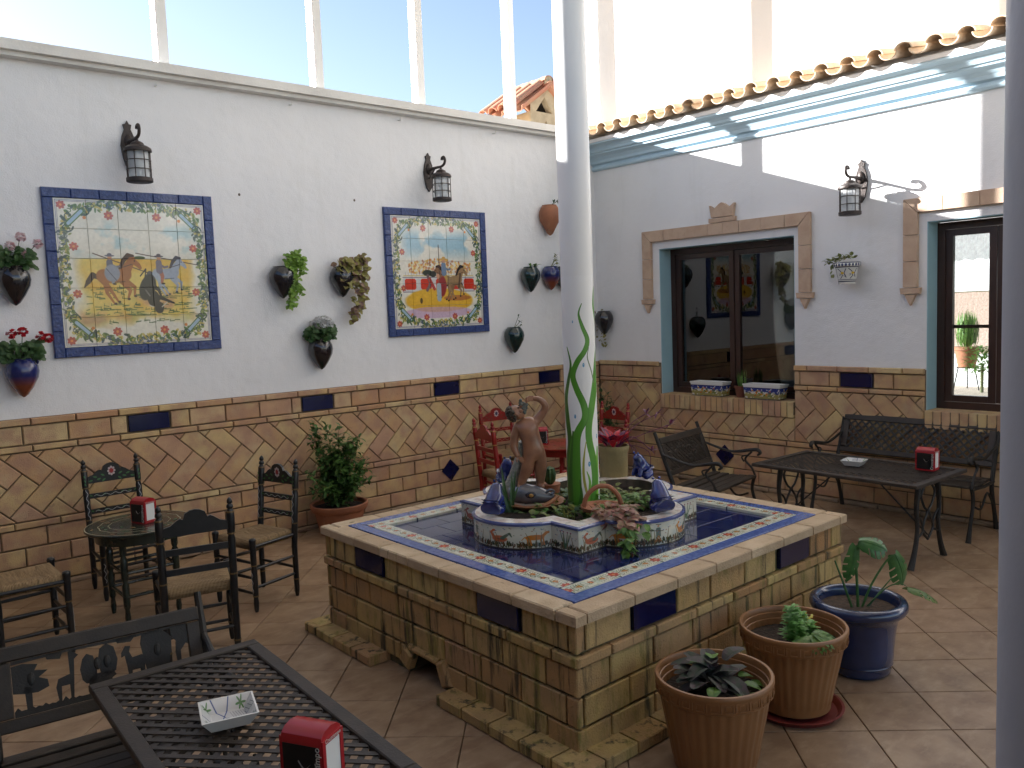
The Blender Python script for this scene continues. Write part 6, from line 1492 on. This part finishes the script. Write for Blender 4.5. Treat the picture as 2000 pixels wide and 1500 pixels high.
# ------------------------------------------------------------------ big pots on the floor
PLM = G('plast')
def ribbed_pot(label, loc, R_, rb, h, rz=0):
    t = thing('ribbed_plant_pot', label, 'plant pot', loc, rz, 'brown ribbed pots in front of the fountain')
    def rib(r, z, a):
        if z > h*.80 or z < h*.13: return r
        k = (a/(2*PI)*34) % 1; d_ = abs(k-.5)*2; return r*(1-.020*max(0, 1-d_*2.2) + .004*math.sin(a*17))
    prof = [(0, 0), (rb*.92, 0), (rb, .008), (rb*1.02, h*.10), (rb*1.05, h*.13), (rb+(R_-rb)*.30, h*.35), (rb+(R_-rb)*.55, h*.58), (R_*.925, h*.80), (R_*.955, h*.81), (R_*.97, h*.83), (R_*.985, h*.94), (R_, h*.955), (R_, h*.985), (R_*.985, h), (R_*.94, h), (R_*.925, h*.985), (R_*.92, h*.93), (R_*.90, h*.925), (R_*.89, h*.86), (R_*.87, h*.855), (R_*.86, h*.78)]
    MB().lathe(prof, 136, mod=rib).build('pot', PLM, t, smooth=True, angle=50)
    key = MB(); nk = 26      # raised key pattern round the rim
    for k in range(nk):
        a = 2*PI*k/nk; Mk = Rz(a) @ T(0, -R_*.978, h*.887) @ Matrix.Rotation(D(-3), 4, 'X'); w = 2*PI*R_/nk*.40; hh = h*.043
        for (cx, cz, sx, sz) in ((-w, 0, .0045, 2*hh), (0, hh, 2*w, .0045), (w, 0, .0045, 2*hh), (w*.35, -hh, w*1.3, .0045), (-w*.3, -.0*hh, .0045, hh*1.1), (.05*w, .5*hh, w*.8, .0045)): key.box((cx, 0, cz), (sx, .004, sz), Mk)
    key.build('key_pattern', PLM, t)['kind'] = 'stuff'
    MB().lathe([(0, h*.80), (R_*.5, h*.795), (R_*.865, h*.785)], 32).build('soil', G('soil'), t, smooth=True); return t
t = ribbed_pot('brown ribbed pot with dark crinkled leaves, nearest the camera in front of the fountain', (-4.430, -4.752, 0), .236, .165, .385)
mb = MB(); mb2 = MB(); r2 = random.Random(31); wav = lambda q: .55+.6*math.sin(PI*q)
for i in range(34):
    a = r2.uniform(0, 6.28); r = r2.uniform(0, .07); mb.leaf((-.01+r*math.cos(a), r*math.sin(a), .30+r2.uniform(0, .12)), (math.cos(a), math.sin(a), r2.uniform(-.1, 1.3)), (0, 0, 1), r2.uniform(.08, .12), .062, .45, .6, 7, lambda q: (.5+.6*math.sin(PI*q))*(1+.18*math.sin(q*22)))
for (x, y, z, dx, dy) in ((.10, -.05, .35, 1, -.4), (.07, -.09, .34, .6, -1), (.0, -.10, .33, .1, -1), (.13, -.08, .32, 1, -1), (-.07, -.06, .36, -1, -.4), (-.03, .04, .42, -.5, .8), (.02, .02, .43, .6, .5), (.05, -.12, .31, .4, -1)): mb2.leaf((x, y, z), (dx, dy, .15), (0, 0, 1), .072, .056, .25, .4, 4)
mb.build('crinkled_leaves', leafmat('dark_plum_leaf', (.022, .034, .020), (.045, .028, .034), .6, .1), t); mb2.build('green_leaves', lg1, t)
t = ribbed_pot('brown ribbed pot with a red saucer and a feathery yellowing plant, middle pot', (-3.795, -4.730, .022), .238, .160, .380, .4)
MB().lathe([(0, .0), (.19, .0), (.215, .028), (.220, .030), (.208, .030), (.188, .008), (0, .008)], 40, T(0, 0, -.021)).build('saucer', mat('red_saucer', (.22, .035, .03), .4, (.16, .03, .025), 8, .6), t, smooth=True)
mb = MB(); mb2 = MB(); mb3 = MB()
for (cx, cy, hh, n_l) in ((-.03, .0, .16, 130), (.05, -.02, .11, 90), (-.07, -.03, .10, 80), (.02, -.07, .07, 60)):
    for i in range(n_l): z = r2.random()*hh; a = r2.uniform(0, 6.28); mb.leaf((cx, cy, .31+z), (math.cos(a), math.sin(a), .6), (0, 0, 1), 0.062*(1.1-z/hh*.5), .017, .2, .3)
for (dx, dy) in ((-1, -.6), (-.5, -1), (-.8, .1), (-1, -.1), (-.2, -1)):
    for q in range(5): an = (q-2)*.45; mb2.leaf((-.11, -.10, .365+.006*q), (dx*math.cos(an)-dy*math.sin(an), dy*math.cos(an)+dx*math.sin(an), .1), (0, 0, 1), .10, .045, .2, .4, 4)
for i in range(40): mb3.leaf((.08+r2.uniform(-.03, .03), -.05+r2.uniform(-.03, .03), .33+r2.random()*.05), (r2.uniform(-1, 1), r2.uniform(-1, 1), .6), (0, 0, 1), .035, .012, .2, .4)
mb.build('feathery_foliage', leafmat('bright_leaf', (.10, .26, .05), (.14, .30, .08)), t)['kind'] = 'stuff'; mb2.build('lobed_leaves', lg1, t); mb3.build('yellow_foliage', leafmat('yellowed_leaf', (.48, .36, .04), (.30, .34, .06)), t)['kind'] = 'stuff'
# blue glazed pot with the monstera
t = thing('blue_glazed_pot', 'glossy blue round-rimmed pot holding a sparse split-leaved plant, right of the brown pots', 'plant pot', (-3.205, -4.740, 0))
bm2 = mat('slate_blue_glaze', (.018, .035, .105), .22, (.012, .018, .05), 5, .7, coat=.6, bump=.12, bscale=14)
prof = [(0, 0), (.135, 0), (.150, .012), (.155, .03), (.158, .055), (.163, .060), (.160, .066), (.163, .072), (.164, .085), (.166, .12), (.172, .20), (.182, .27), (.196, .305), (.222, .318), (.231, .335), (.232, .352), (.224, .368), (.205, .374), (.190, .368), (.184, .350), (.180, .32)]
MB().lathe(prof, 48, mod=lambda r, z, a: r*(1+(.012*max(0, math.sin(a*9))**2 if .25 < z < .30 else 0))).build('pot', bm2, t, smooth=True, angle=60); MB().lathe([(0, .325), (.182, .322)], 28).build('soil', mat('bark_soil', (.045, .030, .020), .95, (.11, .07, .045), 60, .9, bump=1., bscale=50), t)
mon = leafmat('monstera_leaf', (.035, .105, .030), (.055, .14, .04), .3, .2)
def monstera(name, base, d, up, L, Wd, m, cuts=4):
    """split leaf: each side is a row of drooping fingers off the midrib"""
    mb = MB(); d = Vector(d).normalized(); up = Vector(up); sd_ = d.cross(up).normalized(); up = sd_.cross(d); b = Vector(base)
    n = 24; P_ = [b+d*(L*i/n)-up*(L*.40*(i/n)**2) for i in range(n+1)]
    def half(i):
        q = i/n; return Wd*.5*(math.sin(PI*min(1, q*.90+.10))**.75)*(1.0 if q < .8 else 1.-(q-.8)*1.2)
    for s in (-1, 1):
        rows = []
        for i in range(n+1):
            w = half(i); row = []
            for k in range(5):
                e_ = k/4; row.append(P_[i]+sd_*s*w*e_+d*(w*.30*e_)-up*(w*.55*e_*e_)-d*(L*.10*e_*(1 if i < 4 else 0)))
            rows.append(row)
        for i in range(n):
            for k in range(4):
                if i > 5 and i % 5 == (1 if s > 0 else 3) and k >= 2: continue      # the splits
                mb.add([rows[i][k], rows[i+1][k], rows[i+1][k+1], rows[i][k+1]], [(0, 1, 2, 3)])
    mb.tube(P_, .0028, 5); return mb.build(name, m, t, smooth=False)
def stalk(pts, r=.0055): return MB().tube(spline(pts, 6), lerp_list([r*1.2, r, r*.7], (len(pts)-1)*6+1), 6).build('leaf_stalk', mon, t, smooth=True)
RX, RY = Vector((.7588, -.6513, 0)), Vector((.6513, .7588, 0))     # sideways and away, as one faces the pot
def W_(a, b, z): p = RX*a+RY*b; return (p.x, p.y, z)
stalk([W_(.0, .0, .32), W_(-.005, .0, .46), W_(-.01, 0, .58), W_(.0, -.02, .665)], .007)
monstera('split_leaf', W_(.0, -.02, .665), RX*.75+RY*-.3+Vector((0, 0, -.05)), RY*-.7+RX*.1+Vector((0, 0, .7)), .130, .125, mon)
monstera('split_leaf', W_(-.015, -.01, .64), RX*-.25+RY*-.2+Vector((0, 0, -1)), RY*-1+RX*-.2, .19, .075, mon)
stalk([W_(.02, 0, .32), W_(.07, .0, .44), W_(.14, .0, .55), W_(.185, 0, .585)]); monstera('split_leaf', W_(.185, 0, .585), RX*.55+Vector((0, 0, -1.)), RY*-1+RX*.35, .20, .12, mon)
stalk([W_(.05, .0, .32), W_(.12, .02, .39), W_(.18, .02, .46)], .004); stalk([W_(-.03, .0, .32), W_(-.07, 0, .44), W_(-.115, 0, .565)], .006)
monstera('fallen_leaf', W_(.235, -.02, .42), RX*1+RY*.1+Vector((0, 0, -.12)), (0, 0, 1), .17, .12, leafmat('yellowing_monstera', (.10, .15, .03), (.05, .11, .03)))
stalk([W_(.04, 0, .32), W_(.14, -.01, .42), W_(.20, -.02, .44), W_(.235, -.02, .425)], .003)
# bush in terracotta by the wall
t = thing('terracotta_pot', 'wide terracotta pot with a leafy green bush against the brick wall, right of the chairs', 'potted bush', (-3.665, -.315, 0))
MB().lathe([(0, 0), (.165, 0), (.175, .02), (.215, .20), (.232, .205), (.246, .235), (.250, .262), (.240, .268), (.225, .262), (.215, .22), (0, .22)], 40).build('pot', G('terra'), t, smooth=True, angle=50)
MB().lathe([(0, .235), (.218, .23)], 28).build('soil', G('soil'), t)
mb = MB(); mb2 = MB(); st = MB(); r2 = random.Random(17)
for i in range(46):
    a = r2.uniform(0, 6.28); sp_ = r2.uniform(.05, .31); hh = r2.uniform(.25, .60) if sp_ < .22 else r2.uniform(.2, .45)
    if i < 4: sp_, hh, a = (.20, .74, 2.9+i*.25) if i < 2 else (.08, .70, i*1.6)
    e_ = (sp_*math.cos(a), sp_*math.sin(a)*.72, .23+hh); P_ = spline([(.05*math.cos(a), .05*math.sin(a), .22), (e_[0]*.55, e_[1]*.55, .23+hh*.55), e_], 6); st.tube(P_, lerp_list([.005, .003, .0015], len(P_)), 5)
    for k in range(int(26+hh*50)):
        p = P_[r2.randrange(3, len(P_))]; q = mb if r2.random() < .6 else mb2
        q.leaf((p.x+r2.uniform(-.03, .03), p.y+r2.uniform(-.03, .03), p.z+r2.uniform(-.03, .03)), (r2.uniform(-1, 1), r2.uniform(-1, 1), r2.uniform(-.3, 1)), (0, 0, 1), r2.uniform(.044, .072), r2.uniform(.025, .038), .2, .5)
mb.build('foliage', leafmat('bush_leaf', (.085, .17, .035), (.05, .12, .03), .4), t)['kind'] = 'stuff'; mb2.build('dark_foliage', leafmat('bush_dark_leaf', (.04, .09, .022), (.06, .12, .03), .4), t)['kind'] = 'stuff'; st.build('stems', mat('green_bark', (.09, .10, .04), .8), t)
# plants in the corner behind the red chairs
t = thing('corner_bush', 'dark leafy bush in the corner behind the red table and chair', 'potted bush', (-.42, -.42, 0))
MB().lathe([(0, 0), (.14, 0), (.19, .25), (.205, .27), (.19, .27), (.18, .23), (0, .23)], 28).build('pot', G('terra'), t, smooth=True)
mb = MB(); st = MB()
for i in range(30):
    a = r2.uniform(0, 6.28); sp_ = r2.uniform(.05, .26); hh = r2.uniform(.25, .74); e_ = (sp_*math.cos(a), sp_*math.sin(a), .25+hh); P_ = spline([(.03*math.cos(a), .03*math.sin(a), .23), (e_[0]*.6, e_[1]*.6, .25+hh*.55), e_], 5); st.tube(P_, .003, 5)
    for k in range(26): p = P_[r2.randrange(3, len(P_))]; mb.leaf((p.x, p.y, p.z), (r2.uniform(-1, 1), r2.uniform(-1, 1), r2.uniform(-.3, 1)), (0, 0, 1), .055, .026, .2, .5)
mb.build('foliage', lg2, t)['kind'] = 'stuff'; st.build('stems', MATS['green_bark'], t)

for lab, x_, z_ in (('small screw plug in the wall right of the herding tile picture', -4.245, 2.905), ('small screw plug in the wall left of the bullring tile picture', -3.165, 2.92)):
    tag(MB().ball((x_, -.002, z_), (.010, .006, .012), 8).build('screw_plug', mat('rusty_plug', (.16, .12, .09), .8)), lab, 'screw')
# ================================================================== beyond the courtyard
from mathutils.geometry import tessellate_polygon
tm_ = mat('rough_render', (.50, .40, .25), .9, (.40, .31, .19), 9, .8, bump=.5, bscale=60)
TUR.location = (0, 0, 0)
xw0, xw1, yw0, yw1, ze, zp, xp = 1.85, 2.60, 3.05, 3.78, 4.95, 5.42, 2.225
outer = [(xw0, 0, 0), (xw1, 0, 0), (xw1, 0, ze+.12), (xp, 0, zp), (xw0, 0, ze+.12)]
hl = [[(1.97, 0, 4.96), (2.33, 0, 4.96), (2.16, 0, 5.20)], [(2.05, 0, 4.62), (2.30, 0, 4.62), (2.18, 0, 4.84)]]
tris = tessellate_polygon([[Vector(p) for p in L] for L in [[(a, c, 0) for a, b, c in outer]]+[[(a, c, 0) for a, b, c in h][::-1] for h in hl]])
fl_ = outer+hl[0][::-1]+hl[1][::-1]; MB().add([(a, yw0, c) for a, b, c in fl_], [tuple(t_) for t_ in tris]).build('gable_wall', tm_, TUR)
m = MB().add([(xw0, yw0, 0), (xw0, yw1, 0), (xw0, yw1, ze), (xw0, yw0, ze), (xw1, yw0, 0), (xw1, yw1, 0), (xw1, yw1, ze), (xw1, yw0, ze), (xw0, yw0+.20, 0), (xw1, yw0+.20, 0), (xp, yw0+.20, zp), (xw0, yw0+.20, ze+.1), (xw1, yw0+.20, ze+.1)], [(0, 3, 2, 1), (4, 5, 6, 7), (1, 2, 6, 5)])
for h in hl: m.add([(a, yw0, c) for a, b, c in h]+[(a, yw0+.12, c) for a, b, c in h], [(0, 1, 4, 3), (1, 2, 5, 4), (2, 0, 3, 5)])
m.build('side_walls', tm_, TUR); MB().add([(xw0, yw0+.19, 4.4), (xw1, yw0+.19, 4.4), (xp+.1, yw0+.19, zp-.1), (xp-.1, yw0+.19, zp-.1)], [(0, 1, 2, 3)]).build('dark_inside', mat('dark_inside', (.03, .025, .02), .95), TUR)
rc_ = mat('orange_roof_clay', (.50, .20, .12), .85, (.42, .27, .16), 7, .8, bump=.4, bscale=50)
for side in (-1, 1):
    for i in range(4):
        for up, dz in ((True, .035), (False, .0)):
            y = yw0-.02+i*.235+(.117 if up else 0); me = barrel(.105, .85, .018, up, .9).mesh('roof_tile', rc_, True, 50); o = link('roof_tile', me, TUR)
            a = math.atan2(zp-4.97, xp-1.56); o.matrix_local = T(xp+side*(xp-1.56), y, 4.97+dz) @ Rz(side*PI/2) @ Matrix.Rotation(a, 4, 'X')
me = barrel(.10, .50, .018, True, .95).mesh('ridge_tile', rc_, True, 50)
for i in range(2): o = link('ridge_tile', me, TUR, (xp, yw0-.06+i*.42, zp+.03))
MB().box((xp, yw0-.03, zp+.03), (.13, .05, .13)).build('ridge_end', tm_, TUR)
# ground and yard behind the house wall
gd = MB().box((2, 0, -.12), (140, 140, .04)).build('ground', mat('dry_ground', (.34, .27, .18), .95, (.25, .21, .13), 1.2, .8)); tag(gd, kind='structure')
yf = MB().box((6.3, 0, -.03), (12.0, 14, .06)).build('yard_paving', mat('yard_paving', (.45, .37, .30), .85, (.36, .30, .24), 2.5, .7, bump=.2)); tag(yf, kind='structure')
t = thing('yard_wall', 'bright white yard wall with a rough stone base, seen through the right window', 'wall'); MB().box((12.2, 0, 2.9), (.3, 14, 2.0)).build('plaster', G('plaster'), t)
MB().box((12.17, 0, .94), (.34, 14, 1.87)).build('stone_base', mat('rough_pink_stone', (.42, .31, .26), .95, (.30, .22, .18), 25, .8, bump=1., bscale=18), t)
t = thing('masonry_bench', 'low white masonry seat in the sunny yard behind the right window', 'seat', (11.3, .2, 0)); MB().box((0, 0, .28), (1.4, 4.6, .56)).build('masonry_block', G('plaster'), t); MB().box((.5, -1.35, .72), (.4, .8, .32)).build('backrest_block', G('plaster'), t)
t = thing('yard_plant_pot', 'grassy plant in a terracotta pot on a thin iron stand, in the sunny yard', 'plant pot', (10.0, -.30, 0)); k9 = 1.
MB().lathe([(0, .42), (.15, .42), (.21, .76), (.235, .77), (.235, .83), (.20, .83), (0, .79)], 24).build('pot', G('terra'), t, smooth=True)
for a in (.3, 2.4, 4.5): MB().tube([(.16*math.cos(a), .16*math.sin(a), .44), (.25*math.cos(a), .25*math.sin(a), 0)], .012, 6).build('stand_leg', IR, t)
MB().tube([(.17*math.cos(2*PI*i/16), .17*math.sin(2*PI*i/16), .43) for i in range(17)], .012, 6).build('stand_ring', IR, t)
mb = MB(); r2 = random.Random(3)
for i in range(420): a = r2.uniform(0, 6.28); r = r2.uniform(0, .17); mb.leaf((r*math.cos(a), r*math.sin(a), .8+r2.random()*.35), (math.cos(a)*.5, math.sin(a)*.5, 1), (math.cos(a), math.sin(a), 0), U(.2, .42), .022, .1, .4)
mb.build('blades', lg1, t)['kind'] = 'stuff'
t = thing('yard_shrub', 'light green shrub low in the sunny yard, beside the white seat', 'shrub', (9.6, -.72, 0)); mb = MB()
for i in range(260): a = r2.uniform(0, 6.28); r = .30*r2.random(); mb.leaf((r*math.cos(a), r*math.sin(a), .35+r2.random()*.50), (r2.uniform(-1, 1), r2.uniform(-1, 1), .4), (0, 0, 1), .12, .05, .2, .4)
mb.build('foliage', lg1, t)['kind'] = 'stuff'; MB().tube([(0, 0, 0), (0, 0, .5)], .03, 8).build('trunk', MATS['green_bark'], t)
# ------------------------------------------------------------------ the covered side the photographer stands on
pw = mat('porch_plaster', (.62, .60, .56), .8, (.56, .54, .50), 2, .6)
t = thing('porch_roof', 'porch roof over the near side of the courtyard', 'roof'); MB().box((-6.0, -7.60, 3.05), (12.6, 3.2, .14)).build('roof_slab', pw, t)
t = thing('side_wall', 'brown wall closing the left side of the courtyard', 'wall'); MB().box((-8.35, -5.6, 1.9), (.25, 10.9, 3.8)).build('plaster', mat('brown_side_wall', (.17, .12, .08), .85, (.13, .09, .06), 3, .7), t)  # unseen wall, kept dark and long to cut light from the left
t = thing('court_roof', 'flat light roof on posts high over the courtyard', 'roof'); MB().box((-4.0, -5.1, 7.25), (8.9, 10.9, .12)).build('roof_sheet', G('white'), t)
t = thing('porch_column', 'smooth pale round column close to the camera at the right edge', 'column', (-5.846, -6.390, 0))
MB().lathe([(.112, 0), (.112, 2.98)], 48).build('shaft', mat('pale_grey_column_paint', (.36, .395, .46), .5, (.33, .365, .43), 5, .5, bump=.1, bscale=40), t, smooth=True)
